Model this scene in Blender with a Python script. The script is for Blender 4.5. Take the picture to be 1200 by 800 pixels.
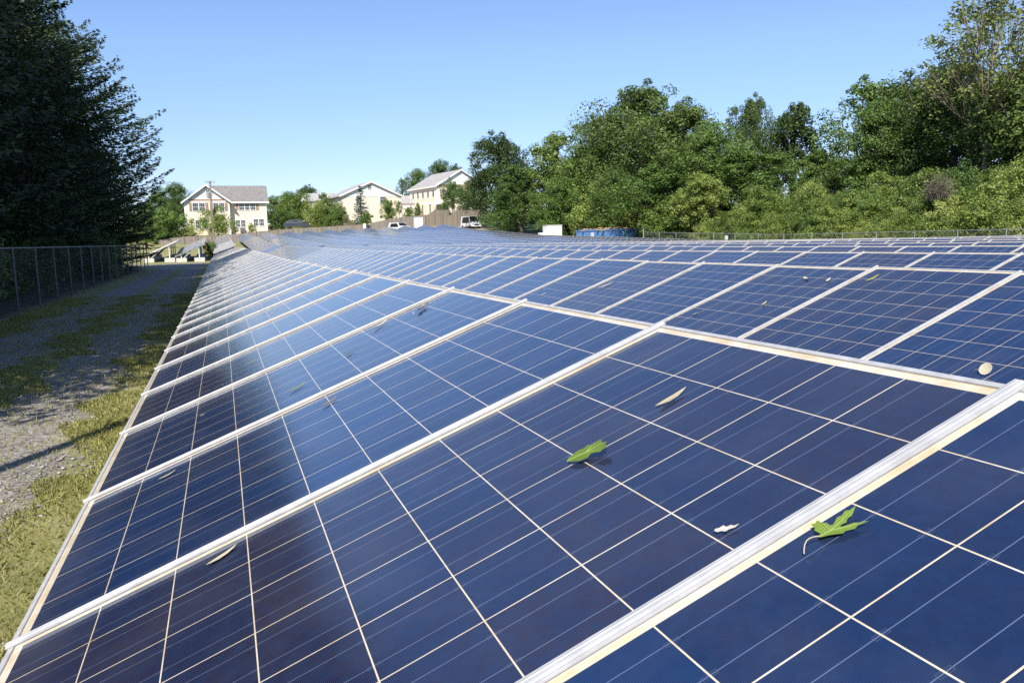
import bpy, math, random
import numpy as np
from mathutils import Matrix, Vector, Euler

for o in list(bpy.data.objects):
    bpy.data.objects.remove(o, do_unlink=True)
SC = bpy.context.scene
COL = SC.collection
random.seed(7)
RNG = np.random.default_rng(11)

# ------------------------------------------------------------------ camera
CAMZ = 1.6
F = 920.0
MC = np.array([[0.9377147, -0.06586332, 0.3411058],
               [-0.3467214, -0.11580325, 0.93079207],
               [-0.02180389, -0.99108609, -0.13142663]])
cam_d = bpy.data.cameras.new('camera')
cam_d.lens = 36.0 * F / 1200.0
cam_d.sensor_width = 36.0
cam_d.clip_start = 0.02
cam_d.clip_end = 4000.0
cam = bpy.data.objects.new('camera', cam_d)
COL.objects.link(cam)
_m = Matrix.Identity(4)
for r in range(3):
    _m[r][0] = MC[r, 0]
    _m[r][1] = -MC[r, 1]
    _m[r][2] = -MC[r, 2]
_m[2][3] = CAMZ
cam.matrix_world = _m
SC.camera = cam

# ------------------------------------------------------------------ sky and sun
SUN_AZ = math.radians(-149.3)
SUN_EL = math.radians(46.0)
world = bpy.data.worlds.new('World')
SC.world = world
world.use_nodes = True
wnt = world.node_tree
bg = wnt.nodes['Background']
sky = wnt.nodes.new('ShaderNodeTexSky')
sky.sky_type = 'NISHITA'
sky.sun_disc = False
sky.sun_elevation = SUN_EL
sky.sun_rotation = SUN_AZ % (2 * math.pi)
sky.altitude = 300.0
sky.air_density = 0.9
sky.dust_density = 0.15
sky.ozone_density = 3.0
_tc = wnt.nodes.new('ShaderNodeTexCoord')
_sx = wnt.nodes.new('ShaderNodeSeparateXYZ')
wnt.links.new(_tc.outputs['Generated'], _sx.inputs[0])
_rp = wnt.nodes.new('ShaderNodeValToRGB')
_rp.color_ramp.elements[0].position = 0.0
_rp.color_ramp.elements[0].color = (.64, .615, .74, 1)
_rp.color_ramp.elements[1].position = 0.22
_rp.color_ramp.elements[1].color = (.92, .925, 1.0, 1)
wnt.links.new(_sx.outputs[2], _rp.inputs[0])
_mx = wnt.nodes.new('ShaderNodeMix')
_mx.data_type = 'RGBA'
_mx.blend_type = 'MULTIPLY'
_mx.inputs[0].default_value = 1.0
wnt.links.new(sky.outputs[0], _mx.inputs[6])
wnt.links.new(_rp.outputs[0], _mx.inputs[7])
wnt.links.new(_mx.outputs[2], bg.inputs['Color'])
bg.inputs['Strength'].default_value = 0.135
sun_d = bpy.data.lights.new('sun', 'SUN')
sun_d.energy = 5.0
sun_d.angle = math.radians(0.53)
sun_d.color = (1.0, 0.94, 0.84)
sun = bpy.data.objects.new('sun', sun_d)
COL.objects.link(sun)
sdir = Vector((math.sin(SUN_AZ) * math.cos(SUN_EL), math.cos(SUN_AZ) * math.cos(SUN_EL), math.sin(SUN_EL)))
sun.rotation_euler = (-sdir).to_track_quat('-Z', 'Y').to_euler()
SC.view_settings.view_transform = 'Standard'
SC.view_settings.look = 'None'
SC.view_settings.gamma = 1.0
SC.view_settings.exposure = 0.47
SC.view_settings.use_curve_mapping = False
SC.render.engine = 'CYCLES'
SC.cycles.use_denoising = False
try:
    SC.cycles.denoiser = 'OPENIMAGEDENOISE'
except Exception:
    pass
SC.cycles.max_bounces = 6
SC.cycles.transparent_max_bounces = 8
SC.cycles.caustics_reflective = False
SC.cycles.caustics_refractive = False
SC.cycles.sample_clamp_indirect = 6.0

# ------------------------------------------------------------------ picture to place
def ray(px, py):
    return MC @ np.array([(px - 600) / F, (py - 400) / F, 1.0])

def at(px, py, Y):
    d = ray(px, py)
    p = d * (Y / d[1])
    return Vector((p[0], p[1], p[2] + CAMZ))

def at_x(px, py, X):
    d = ray(px, py)
    p = d * (X / d[0])
    return Vector((p[0], p[1], p[2] + CAMZ))

# upper edge height of the panel rows (relative to the eye), left and right side of the field
_LY = [-8, 1.8, 14, 24, 36, 50, 57.8, 59, 75, 90, 131]
_LZ = [-.18, -.241, -.295, -.27, -.23, -.24, -.30, -.15, .15, .55, 1.45]
_RY = [-8, 20, 29, 50, 68, 86, 102, 116, 131]
_RZ = [-.22, -.35, -.5, -.6, -.2, .17, .87, 1.45, 2.5]
def zu(X, Y):
    w = min(max((X - 1) / 36.0, 0), 1)
    return (1 - w) * np.interp(Y, _LY, _LZ) + w * np.interp(Y, _RY, _RZ)
_GY = [-100, 50, 60, 75, 90, 131, 139, 143, 150, 180, 240, 500]
_GZ = [0, 0, .12, .45, .85, 1.55, 1.65, 2.9, 3.3, 4.2, 6, 8]
_HY = [131, 150, 190, 240, 500]
_HZ = [2.75, 4.3, 7.5, 8.5, 9.5]
def sm(t):
    t = np.clip(t, 0, 1)
    return t * t * (3 - 2 * t)
def g(X, Y):
    X = np.asarray(X, float)
    Y = np.asarray(Y, float)
    lane = np.interp(Y, _GY, _GZ)
    w = np.clip((X - 1) / 36.0, 0, 1)
    field = (1 - w) * np.interp(Y, _LY, _LZ) + w * np.interp(Y, _RY, _RZ) + 0.25
    back = (1 - w) * np.interp(Y, _GY, _GZ) + w * np.interp(Y, _HY, _HZ)
    fb = np.where(Y > 131, back, field)
    b = sm((X - 0.2) / 3.0)
    z = lane * (1 - b) + fb * b
    hill = 3.3 * sm((X - 42.5) / 13.0) * (1 - 0.75 * sm((Y - 75) / 50.0))
    return z + hill

# ------------------------------------------------------------------ material helper
class NT:
    def __init__(self, name):
        self.mat = bpy.data.materials.new(name)
        self.mat.use_nodes = True
        self.nt = self.mat.node_tree
        self.b = self.nt.nodes['Principled BSDF']
        self.out = self.nt.nodes['Material Output']
    def n(self, t):
        return self.nt.nodes.new(t)
    def put(self, sock, v):
        if isinstance(v, bpy.types.NodeSocket):
            self.nt.links.new(v, sock)
        elif v is not None:
            if sock.type == 'RGBA' and len(v) == 3:
                v = (*v, 1)
            sock.default_value = v
    def m(self, op, a, b=None, c=None, clamp=False):
        k = self.n('ShaderNodeMath')
        k.operation = op
        k.use_clamp = clamp
        for i, v in enumerate((a, b, c)):
            self.put(k.inputs[i], v)
        return k.outputs[0]
    def mix(self, f, a, b):
        k = self.n('ShaderNodeMix')
        k.data_type = 'RGBA'
        self.put(k.inputs[0], f)
        self.put(k.inputs[6], a)
        self.put(k.inputs[7], b)
        return k.outputs[2]
    def mul(self, a, b):
        k = self.n('ShaderNodeMix')
        k.data_type = 'RGBA'
        k.blend_type = 'MULTIPLY'
        k.inputs[0].default_value = 1
        self.put(k.inputs[6], a)
        self.put(k.inputs[7], b)
        return k.outputs[2]
    def obj(self):
        return self.n('ShaderNodeTexCoord').outputs['Object']
    def xyz(self, v):
        k = self.n('ShaderNodeSeparateXYZ')
        self.put(k.inputs[0], v)
        return k.outputs
    def comb(self, x, y, z):
        k = self.n('ShaderNodeCombineXYZ')
        for i, v in enumerate((x, y, z)):
            self.put(k.inputs[i], v)
        return k.outputs[0]
    def noise(self, v, scale, detail=4, rough=.55, dist=0):
        k = self.n('ShaderNodeTexNoise')
        self.put(k.inputs['Vector'], v)
        k.inputs['Scale'].default_value = scale
        k.inputs['Detail'].default_value = detail
        k.inputs['Roughness'].default_value = rough
        k.inputs['Distortion'].default_value = dist
        return k.outputs['Fac']
    def ramp(self, f, stops):
        k = self.n('ShaderNodeValToRGB')
        el = k.color_ramp.elements
        while len(el) < len(stops):
            el.new(0.5)
        for e, (p, c) in zip(el, stops):
            e.position = p
            e.color = (*c, 1) if len(c) == 3 else c
        self.put(k.inputs[0], f)
        return k.outputs[0]
    def rng(self, f, a, b, c=0., d=1.):
        k = self.n('ShaderNodeMapRange')
        k.clamp = True
        self.put(k.inputs[0], f)
        for i, v in enumerate((a, b, c, d)):
            k.inputs[i + 1].default_value = v
        return k.outputs[0]
    def base(self, c, rough=None, metal=None):
        self.put(self.b.inputs['Base Color'], c)
        if rough is not None:
            self.put(self.b.inputs['Roughness'], rough)
        if metal is not None:
            self.put(self.b.inputs['Metallic'], metal)
        return self
    def bump(self, h, strength=.3, dist=.01):
        k = self.n('ShaderNodeBump')
        k.inputs['Strength'].default_value = strength
        k.inputs['Distance'].default_value = dist
        self.put(k.inputs['Height'], h)
        self.nt.links.new(k.outputs[0], self.b.inputs['Normal'])

def simple(name, col, rough=.6, metal=0., var=.12, scale=6.):
    t = NT(name)
    f = t.noise(t.obj(), scale, 5)
    lo = tuple(max(0, c * (1 - 2 * var)) for c in col)
    hi = tuple(min(1, c * (1 + 2 * var)) for c in col)
    t.base(t.ramp(f, [(.25, lo), (.75, hi)]), rough, metal)
    return t.mat

M = {}
M['white_paint'] = simple('white_paint', (.78, .77, .74), .5, 0, .04)
M['alu'] = simple('aluminium', (.70, .71, .73), .42, .55, .06, 30)
M['galv'] = simple('galvanised_steel', (.42, .43, .44), .5, .6, .15, 14)
M['galv_dark'] = simple('weathered_steel', (.16, .165, .17), .6, .4, .2, 14)
M['concrete'] = simple('concrete', (.62, .60, .56), .85, 0, .12, 9)
M['cream_siding'] = None
M['dark_void'] = simple('dark_rubber', (.03, .03, .035), .6, 0, .2)
M['trim_brown'] = simple('brown_trim', (.34, .21, .14), .6)
M['black_frame'] = simple('black_steel', (.05, .05, .055), .5, .4)

# siding: horizontal boards
def siding(name, col):
    t = NT(name)
    o = t.obj()
    z = t.xyz(o)[2]
    fr = t.m('FRACT', t.m('DIVIDE', z, .16))
    line = t.rng(fr, .86, .98, 1., .55)
    nz = t.noise(o, 1.3, 4)
    c = t.mix(nz, tuple(c * .9 for c in col), tuple(min(1, c * 1.08) for c in col))
    t.base(c, .65)
    t.bump(fr, .5, .02)
    return t.mat
M['cream_siding'] = siding('cream_siding', (.86, .74, .57))
M['tan_siding'] = siding('tan_siding', (.84, .72, .55))
M['white_siding'] = siding('white_siding', (.83, .81, .75))

def shingle(name, col):
    t = NT(name)
    o = t.obj()
    v = t.n('ShaderNodeTexVoronoi')
    t.put(v.inputs['Vector'], o)
    v.inputs['Scale'].default_value = 4.5
    f = t.xyz(v.outputs['Color'])[0]
    n2 = t.noise(o, .5, 4)
    c = t.mix(t.m('MULTIPLY_ADD', f, .6, t.m('MULTIPLY', n2, .4)), tuple(c * .7 for c in col), tuple(c * 1.25 for c in col))
    t.base(c, .9)
    return t.mat
M['shingle'] = shingle('grey_shingles', (.21, .195, .185))
M['shingle_pale'] = shingle('pale_grey_shingles', (.36, .34, .33))

t = NT('window_glass')
t.base((.06, .075, .09), .08)
M['glass'] = t.mat
t = NT('car_glass')
t.base((.02, .025, .03), .06)
M['car_glass'] = t.mat
t = NT('white_car_paint')
t.base((.75, .75, .76), .3)
M['car_white'] = t.mat
t = NT('dark_car_paint')
t.base((.05, .06, .08), .25)
M['car_dark'] = t.mat

# weathered boards
def boards(name, col, w=.14, axis=0):
    t = NT(name)
    o = t.obj()
    x = t.xyz(o)[axis]
    idn = t.m('FLOOR', t.m('DIVIDE', x, w))
    wn = t.n('ShaderNodeTexWhiteNoise')
    wn.noise_dimensions = '1D'
    t.put(wn.inputs['W'], idn)
    fr = t.m('FRACT', t.m('DIVIDE', x, w))
    gap = t.m('LESS_THAN', fr, .09)
    nz = t.noise(o, 2.5, 5)
    c = t.mix(t.m('MULTIPLY_ADD', wn.outputs[0], .55, t.m('MULTIPLY', nz, .45)), tuple(c * .65 for c in col), tuple(c * 1.35 for c in col))
    c = t.mix(t.m('MULTIPLY', gap, .8), c, tuple(c * .15 for c in col))
    t.base(c, .85)
    return t.mat
M['fence_wood'] = boards('weathered_fence_boards', (.25, .215, .18))
M['fence_tan'] = boards('tan_fence_boards', (.23, .195, .15), .16)
M['pole_wood'] = boards('pole_wood', (.30, .25, .20), .06)
M['debris'] = boards('scrap_timber', (.58, .40, .22), .12, 1)

# ---- solar module face
PITCH = .990
MOD_W = .966
MOD_L = 1.645
CELL = .1585
def module_mat():
    t = NT('solar_cells')
    o = t.obj()
    x, y, z = t.xyz(o)
    cb = t.m('DIVIDE', t.m('SUBTRACT', x, .030), CELL)
    ca = t.m('DIVIDE', t.m('SUBTRACT', y, .0195), CELL)
    fa, fb = t.m('FRACT', ca), t.m('FRACT', cb)
    ia, ib = t.m('FLOOR', ca), t.m('FLOOR', cb)
    da = t.m('ABSOLUTE', t.m('SUBTRACT', t.m('FRACT', t.m('ADD', ca, .5)), .5))   # distance to a cell gap along the row
    db = t.m('ABSOLUTE', t.m('SUBTRACT', t.m('FRACT', t.m('ADD', cb, .5)), .5))
    gw = .0074
    ga = t.m('LESS_THAN', da, gw)
    gb = t.m('LESS_THAN', db, gw)
    ins = t.m('MULTIPLY', t.m('MULTIPLY', t.m('GREATER_THAN', ca, 0), t.m('LESS_THAN', ca, 6)),
              t.m('MULTIPLY', t.m('GREATER_THAN', cb, 0), t.m('LESS_THAN', cb, 10)))
    # two busbars per cell, running up the slope
    bd = t.m('ABSOLUTE', t.m('SUBTRACT', t.m('ABSOLUTE', t.m('SUBTRACT', fa, .5)), .24))
    bus = t.m('LESS_THAN', bd, .0040)
    # fine contact fingers across
    fing = t.m('LESS_THAN', t.m('FRACT', t.m('MULTIPLY', fb, 62)), .24)
    # solder tabs where a busbar crosses a gap: small outlined rectangles
    r1 = t.m('MULTIPLY', t.m('LESS_THAN', bd, .026), t.m('LESS_THAN', db, .066))
    r2 = t.m('MULTIPLY', t.m('LESS_THAN', bd, .017), t.m('LESS_THAN', db, .055))
    ring = t.m('SUBTRACT', r1, r2, clamp=True)
    # tone of each module and of each cell
    oi = t.xyz(t.n('ShaderNodeObjectInfo').outputs['Color'])[0]
    wn = t.n('ShaderNodeTexWhiteNoise')
    wn.noise_dimensions = '4D'
    t.put(wn.inputs['Vector'], t.comb(ia, ib, 0.5))
    t.put(wn.inputs['W'], t.m('MULTIPLY', oi, 97.3))
    cellr = wn.outputs['Value']
    vo = t.n('ShaderNodeTexVoronoi')
    t.put(vo.inputs['Vector'], o)
    vo.inputs['Scale'].default_value = 85
    grain = t.xyz(vo.outputs['Color'])[0]
    n1 = t.noise(o, 5.5, 4, .6, .4)
    tone = t.m('ADD', t.m('MULTIPLY', oi, .80), t.m('ADD', t.m('MULTIPLY', cellr, .36), t.m('MULTIPLY', t.m('SUBTRACT', n1, .5), .45)))
    cell = t.ramp(tone, [(.08, (.003, .020, .082)), (.5, (.005, .013, .050)), (.95, (.018, .014, .034))])
    cell = t.mix(t.m('MULTIPLY', t.m('SUBTRACT', grain, .2), .5), cell, (.005, .026, .085))
    cell = t.mix(t.m('MULTIPLY', fing, .12), cell, (.16, .19, .28))
    cell = t.mix(t.m('MULTIPLY', bus, .55), cell, (.22, .27, .40))
    cell = t.mix(t.m('MULTIPLY', ring, .5), cell, (.06, .075, .12))
    n3 = t.noise(o, 9, 4)
    n4 = t.noise(o, 60, 3)
    cream = t.ramp(t.m('MULTIPLY_ADD', n3, .7, t.m('MULTIPLY', n4, .3)), [(.28, (.56, .40, .20)), (.5, (.70, .59, .42)), (.72, (.80, .76, .67))])
    gap = t.m('MAXIMUM', ga, gb)
    isc = t.m('MULTIPLY', ins, t.m('SUBTRACT', 1, gap))
    col = t.mix(isc, cream, cell)
    # thin film of dust, more towards the lower edge
    dust = t.m('MULTIPLY', t.rng(t.noise(o, 3.2, 6, .65), .42, .8, 0, .055), 1.0)
    dlow = t.rng(x, .0, .16, .10, .0)
    col = t.mix(t.m('ADD', dust, t.m('MULTIPLY', dlow, t.noise(o, 14, 4))), col, (.46, .40, .32))
    rough = t.m('ADD', .12, t.m('MULTIPLY', t.noise(o, 7, 4), .06))
    t.base(col, rough)
    t.b.inputs['IOR'].default_value = 2.1
    t.b.inputs['Specular Tint'].default_value = (.60, .82, 1.0, 1)
    t.b.inputs['Sheen Weight'].default_value = .07
    t.b.inputs['Sheen Roughness'].default_value = .4
    t.b.inputs['Sheen Tint'].default_value = (.95, .91, .84, 1)
    return t.mat
M['cells'] = module_mat()
t = NT('panel_frame')
o = t.obj()
n3 = t.noise(o, 25, 5)
x, y, z = t.xyz(o)
groove = t.m('LESS_THAN', t.m('ABSOLUTE', t.m('SUBTRACT', t.m('ABSOLUTE', t.m('SUBTRACT', t.m('FRACT', t.m('ADD', t.m('DIVIDE', y, PITCH), .5)), .5)), .0058)), .0008)
c = t.ramp(n3, [(.3, (.40, .40, .405)), (.7, (.54, .54, .545))])
t.base(t.mix(t.m('MULTIPLY', groove, .5), c, (.16, .16, .17)), .5, .15)
M['frame'] = t.mat

# ---- foliage
def leafmat(name, c1, c2, c3, trans=.28, rough=.55):
    t = NT(name)
    ge = t.n('ShaderNodeNewGeometry')
    o = t.obj()
    lown = t.noise(o, .35, 3)
    oi = t.n('ShaderNodeObjectInfo').outputs['Random']
    f = t.m('ADD', t.m('MULTIPLY', ge.outputs['Random Per Island'], .55), t.m('ADD', t.m('MULTIPLY', t.m('SUBTRACT', lown, .3), .6), t.m('MULTIPLY', t.m('SUBTRACT', oi, .5), .55)))
    col = t.ramp(f, [(.08, c1), (.5, c2), (.95, c3)])
    t.base(col, rough)
    tr = t.n('ShaderNodeBsdfTranslucent')
    t.nt.links.new(col, tr.inputs['Color'])
    mx = t.n('ShaderNodeMixShader')
    mx.inputs[0].default_value = trans
    t.nt.links.new(t.b.outputs[0], mx.inputs[1])
    t.nt.links.new(tr.outputs[0], mx.inputs[2])
    t.nt.links.new(mx.outputs[0], t.out.inputs['Surface'])
    return t.mat
M['leaf_dark'] = leafmat('dark_green_leaves', (.040, .074, .015), (.096, .155, .030), (.19, .25, .050))
M['leaf_mid'] = leafmat('green_leaves', (.062, .120, .020), (.135, .225, .040), (.25, .33, .072))
M['leaf_light'] = leafmat('yellow_green_leaves', (.095, .15, .022), (.19, .27, .048), (.33, .37, .095))
M['leaf_sparse'] = leafmat('sparse_leaves', (.11, .15, .03), (.21, .26, .06), (.36, .36, .11))
M['leaf_shrub'] = leafmat('shrub_leaves', (.11, .17, .028), (.27, .34, .065), (.48, .48, .17))
M['needle'] = leafmat('dark_needles', (.016, .031, .009), (.037, .064, .016), (.12, .16, .042), .18)
M['needle_blue'] = leafmat('blue_grey_needles', (.05, .08, .075), (.10, .14, .125), (.17, .21, .18), .12)
M['needle_pine'] = leafmat('pine_needles', (.020, .042, .014), (.048, .084, .024), (.14, .19, .050), .2)
M['bark'] = simple('bark', (.11, .085, .065), .9, 0, .3, 7)
M['bark_pale'] = simple('pale_bark', (.32, .26, .20), .9, 0, .25, 7)
M['dead'] = simple('dead_brush', (.12, .10, .075), .9, 0, .3, 9)

# ---- ground
def ground_mat():
    t = NT('ground')
    o = t.obj()
    x, y, z = t.xyz(o)
    n_big = t.noise(o, .22, 5, .6)
    n_mid = t.noise(o, 1.1, 6, .65)
    n_fine = t.noise(o, 30, 8, .8)
    n_stone = t.n('ShaderNodeTexVoronoi')
    t.put(n_stone.inputs['Vector'], o)
    n_stone.inputs['Scale'].default_value = 38
    st = t.xyz(n_stone.outputs['Color'])[0]
    grass = t.ramp(t.m('MULTIPLY_ADD', n_mid, .55, t.m('MULTIPLY', n_fine, .45)),
                   [(.3, (.09, .105, .028)), (.5, (.24, .23, .08)), (.68, (.42, .36, .18))])
    gravel = t.ramp(t.m('MULTIPLY_ADD', st, .6, t.m('MULTIPLY', n_mid, .4)),
                    [(.15, (.105, .095, .083)), (.5, (.24, .22, .19)), (.85, (.40, .37, .325))])
    wob = t.m('ADD', t.m('MULTIPLY', t.m('SUBTRACT', n_mid, .5), .8), t.m('MULTIPLY', t.m('SUBTRACT', n_fine, .5), .5))
    xx = t.m('ADD', x, wob)
    def band(c, w):
        return t.rng(t.m('ABSOLUTE', t.m('SUBTRACT', xx, c)), w - .12, w + .12, 1., 0.)
    tracks = t.m('MAXIMUM', band(-1.72, .46), band(-3.25, .55))
    ymask = t.m('MULTIPLY', t.rng(y, -60, -58), t.rng(y, 62, 66, 1, 0))
    cross = t.m('MULTIPLY', t.rng(t.m('ABSOLUTE', t.m('SUBTRACT', t.m('ADD', y, wob), 61.)), 1.6, 2.2, 1, 0), t.rng(x, -1., -.6, 1, 0))
    gm = t.m('MAXIMUM', t.m('MULTIPLY', tracks, ymask), cross)
    col = t.mix(gm, grass, gravel)
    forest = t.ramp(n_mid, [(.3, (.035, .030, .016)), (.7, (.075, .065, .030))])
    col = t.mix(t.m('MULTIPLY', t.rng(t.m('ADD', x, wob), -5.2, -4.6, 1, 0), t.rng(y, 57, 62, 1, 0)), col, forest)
    weeds = t.ramp(t.m('MULTIPLY_ADD', n_mid, .6, t.m('MULTIPLY', n_big, .4)), [(.3, (.03, .055, .012)), (.6, (.07, .10, .025)), (.8, (.13, .12, .05))])
    col = t.mix(t.rng(t.m('ADD', x, wob), 40.5, 42.5), col, weeds)
    dirt = t.ramp(n_mid, [(.3, (.26, .19, .12)), (.55, (.38, .29, .19)), (.75, (.20, .19, .08))])
    bank = t.m('MULTIPLY', t.rng(y, 133, 135), t.m('MULTIPLY', t.rng(x, 30, 32), t.rng(x, 48, 50, 1, 0)))
    col = t.mix(bank, col, dirt)
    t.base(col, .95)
    t.bump(t.m('ADD', t.m('MULTIPLY', st, .4), n_fine), .6, .02)
    return t.mat
M['ground'] = ground_mat()

# ------------------------------------------------------------------ mesh helpers
class MB:
    def __init__(self):
        self.v, self.f, self.mi = [], [], []
    def add(self, vs, fs, mi=0):
        n = len(self.v)
        self.v += [tuple(p) for p in vs]
        self.f += [tuple(i + n for i in q) for q in fs]
        self.mi += [mi] * len(fs)
    def box(self, c, s, mi=0, rot=None):
        hx, hy, hz = s[0] / 2, s[1] / 2, s[2] / 2
        vs = [Vector((sx * hx, sy * hy, sz * hz)) for sx in (-1, 1) for sy in (-1, 1) for sz in (-1, 1)]
        if rot is not None:
            vs = [rot @ p for p in vs]
        vs = [p + Vector(c) for p in vs]
        self.add(vs, [(0, 1, 3, 2), (4, 6, 7, 5), (0, 4, 5, 1), (2, 3, 7, 6), (0, 2, 6, 4), (1, 5, 7, 3)], mi)
        return self
    def b2(self, a, b, mi=0):
        return self.box([(a[i] + b[i]) / 2 for i in range(3)], [abs(b[i] - a[i]) for i in range(3)], mi)
    def tube(self, pts, rad, seg=6, mi=0, cap=True):
        pts = [Vector(p) for p in pts]
        if not hasattr(rad, '__len__'):
            rad = [rad] * len(pts)
        rings = []
        for i, p in enumerate(pts):
            d = (pts[min(i + 1, len(pts) - 1)] - pts[max(i - 1, 0)])
            if d.length < 1e-9:
                d = Vector((0, 0, 1))
            d.normalize()
            a = d.orthogonal() if i == 0 else (pa - d * pa.dot(d))
            a.normalize()
            pa = a
            b = d.cross(a)
            rings.append([p + (a * math.cos(2 * math.pi * k / seg) + b * math.sin(2 * math.pi * k / seg)) * rad[i] for k in range(seg)])
        vs = [q for r in rings for q in r]
        fs = []
        for i in range(len(pts) - 1):
            for k in range(seg):
                k2 = (k + 1) % seg
                fs.append((i * seg + k, i * seg + k2, (i + 1) * seg + k2, (i + 1) * seg + k))
        if cap:
            fs.append(tuple(range(seg))[::-1])
            fs.append(tuple((len(pts) - 1) * seg + k for k in range(seg)))
        self.add(vs, fs, mi)
        return self
    def prism(self, poly, off, mi=0):
        n = len(poly)
        off = Vector(off)
        vs = [Vector(p) for p in poly] + [Vector(p) + off for p in poly]
        fs = [tuple(range(n))[::-1], tuple(range(n, 2 * n))]
        fs += [(i, (i + 1) % n, n + (i + 1) % n, n + i) for i in range(n)]
        self.add(vs, fs, mi)
        return self
    def mesh(self, name, mats, smooth=False):
        me = bpy.data.meshes.new(name)
        me.from_pydata(self.v, [], self.f)
        for m_ in (mats if isinstance(mats, (list, tuple)) else [mats]):
            me.materials.append(m_)
        me.polygons.foreach_set('material_index', self.mi)
        if smooth:
            me.polygons.foreach_set('use_smooth', [True] * len(me.polygons))
        me.update()
        return me
    def build(self, name, mats, parent=None, smooth=False):
        return link(name, self.mesh(name, mats, smooth), parent)

def link(name, me, parent=None):
    o = bpy.data.objects.new(name, me)
    COL.objects.link(o)
    if parent is not None:
        o.parent = parent
    return o

def np_mesh(name, verts, faces, mats, mi=None):
    """verts (N,3), faces (M,k) all with the same count of corners"""
    me = bpy.data.meshes.new(name)
    nf, k = faces.shape
    me.vertices.add(len(verts))
    me.vertices.foreach_set('co', verts.astype(np.float32).ravel())
    me.loops.add(nf * k)
    me.loops.foreach_set('vertex_index', faces.astype(np.int32).ravel())
    me.polygons.add(nf)
    me.polygons.foreach_set('loop_start', np.arange(0, nf * k, k, dtype=np.int32))
    me.polygons.foreach_set('loop_total', np.full(nf, k, dtype=np.int32))
    for m_ in (mats if isinstance(mats, (list, tuple)) else [mats]):
        me.materials.append(m_)
    if mi is not None:
        me.polygons.foreach_set('material_index', mi)
    me.update(calc_edges=True)
    me.validate()
    return me

def tag(o, label=None, cat=None, group=None, kind=None):
    if label: o['label'] = label
    if cat: o['category'] = cat
    if group: o['group'] = group
    if kind: o['kind'] = kind
    return o

def empty(name, loc, rz=0., label=None, cat=None, group=None):
    o = bpy.data.objects.new(name, None)
    COL.objects.link(o)
    o.location = loc
    o.rotation_euler = (0, 0, rz)
    o.empty_display_size = .3
    return tag(o, label, cat, group)

def copy_tree(o, parent=None):
    c = o.copy()
    COL.objects.link(c)
    if parent is not None:
        c.parent = parent
    for ch in list(o.children):
        copy_tree(ch, c)
    return c

# ------------------------------------------------------------------ ground
def grid_axis(a, b, dense):
    pts = [a]
    for (p, q, st) in dense:
        pts += list(np.arange(p, q, st))
    pts.append(b)
    return np.unique(np.round(np.array(sorted(pts)), 3))
gx = grid_axis(-1500, 1500, [(-700, -60, 80), (-60, -8, 6), (-8, 8, .5), (8, 70, 1.5), (70, 200, 15), (200, 1000, 100)])
gy = grid_axis(-800, 3000, [(-600, -20, 60), (-20, 25, .8), (25, 160, 1.5), (160, 320, 12), (320, 2000, 150)])
GX, GYY = np.meshgrid(gx, gy)
GZ = g(GX, GYY)
near = (GX > -8) & (GX < 8) & (GYY > -20) & (GYY < 70)
bump = .025 * np.sin(GX * 2.1 + .7 * np.sin(GYY * .6)) * np.sin(GYY * 1.3 + GX)
rut = -.03 * (np.exp(-((GX + 1.72) / .4) ** 2) + np.exp(-((GX + 3.25) / .4) ** 2)) * (GYY < 60)
GZ = GZ + np.where(near, bump * .6 + rut, 0)
nx, ny = len(gx), len(gy)
gv = np.stack([GX.ravel(), GYY.ravel(), GZ.ravel()], 1)
ii, jj = np.meshgrid(np.arange(nx - 1), np.arange(ny - 1))
a0 = (jj * nx + ii).ravel()
gf = np.stack([a0, a0 + 1, a0 + nx + 1, a0 + nx], 1)
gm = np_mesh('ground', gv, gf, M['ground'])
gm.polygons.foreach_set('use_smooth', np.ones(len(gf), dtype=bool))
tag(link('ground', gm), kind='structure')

# ------------------------------------------------------------------ solar rows
TILT = math.radians(20.5)
CT, ST = math.cos(TILT), math.sin(TILT)

def module_meshes(hs=.012):
    gl = MB()
    gl.b2((.010, .008, -.030), (MOD_L - .010, PITCH - .006, 0.0))
    face = gl.mesh('module_face', M['cells'])
    fr = MB()
    lip, dep, up = .012, .040, .004
    y0, y1 = .0060, PITCH - .0040
    fr.b2((0, y0, -dep), (lip, y1, up)); fr.b2((MOD_L - lip, y0, -dep), (MOD_L, y1, up))
    fr.b2((lip, y0, -dep), (MOD_L - lip, y0 + .005, up)); fr.b2((lip, y1 - .003, -dep), (MOD_L - lip, y1, up))
    frame = fr.mesh('module_frame', M['frame'])
    cs = MB()   # cover strip on the joint to the next module, a low profile with a raised middle
    w, h = .0128, hs
    prof = [(-w, .005), (-w, .0075), (-w * .62, .0080), (-w * .5, h), (-w * .1, h), (0, h - .0018), (w * .1, h), (w * .5, h), (w * .62, .0080), (w, .0075), (w, .005)]
    cs.prism([(-.004, PITCH + .003 + p[0], p[1]) for p in prof], (MOD_L + .008, 0, 0))
    strip = cs.mesh('module_cover_strip', M['frame'])
    allb = MB()
    for src, k in ((gl, 0), (fr, 1), (cs, 1)):
        allb.add(src.v, src.f, k)
    whole = allb.mesh('module', [M['cells'], M['frame']])
    return face, frame, strip, whole
ME_FACE, ME_FRAME, ME_STRIP, ME_MOD = module_meshes()
ME_MOD_LOW = module_meshes(.0082)[3]

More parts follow.
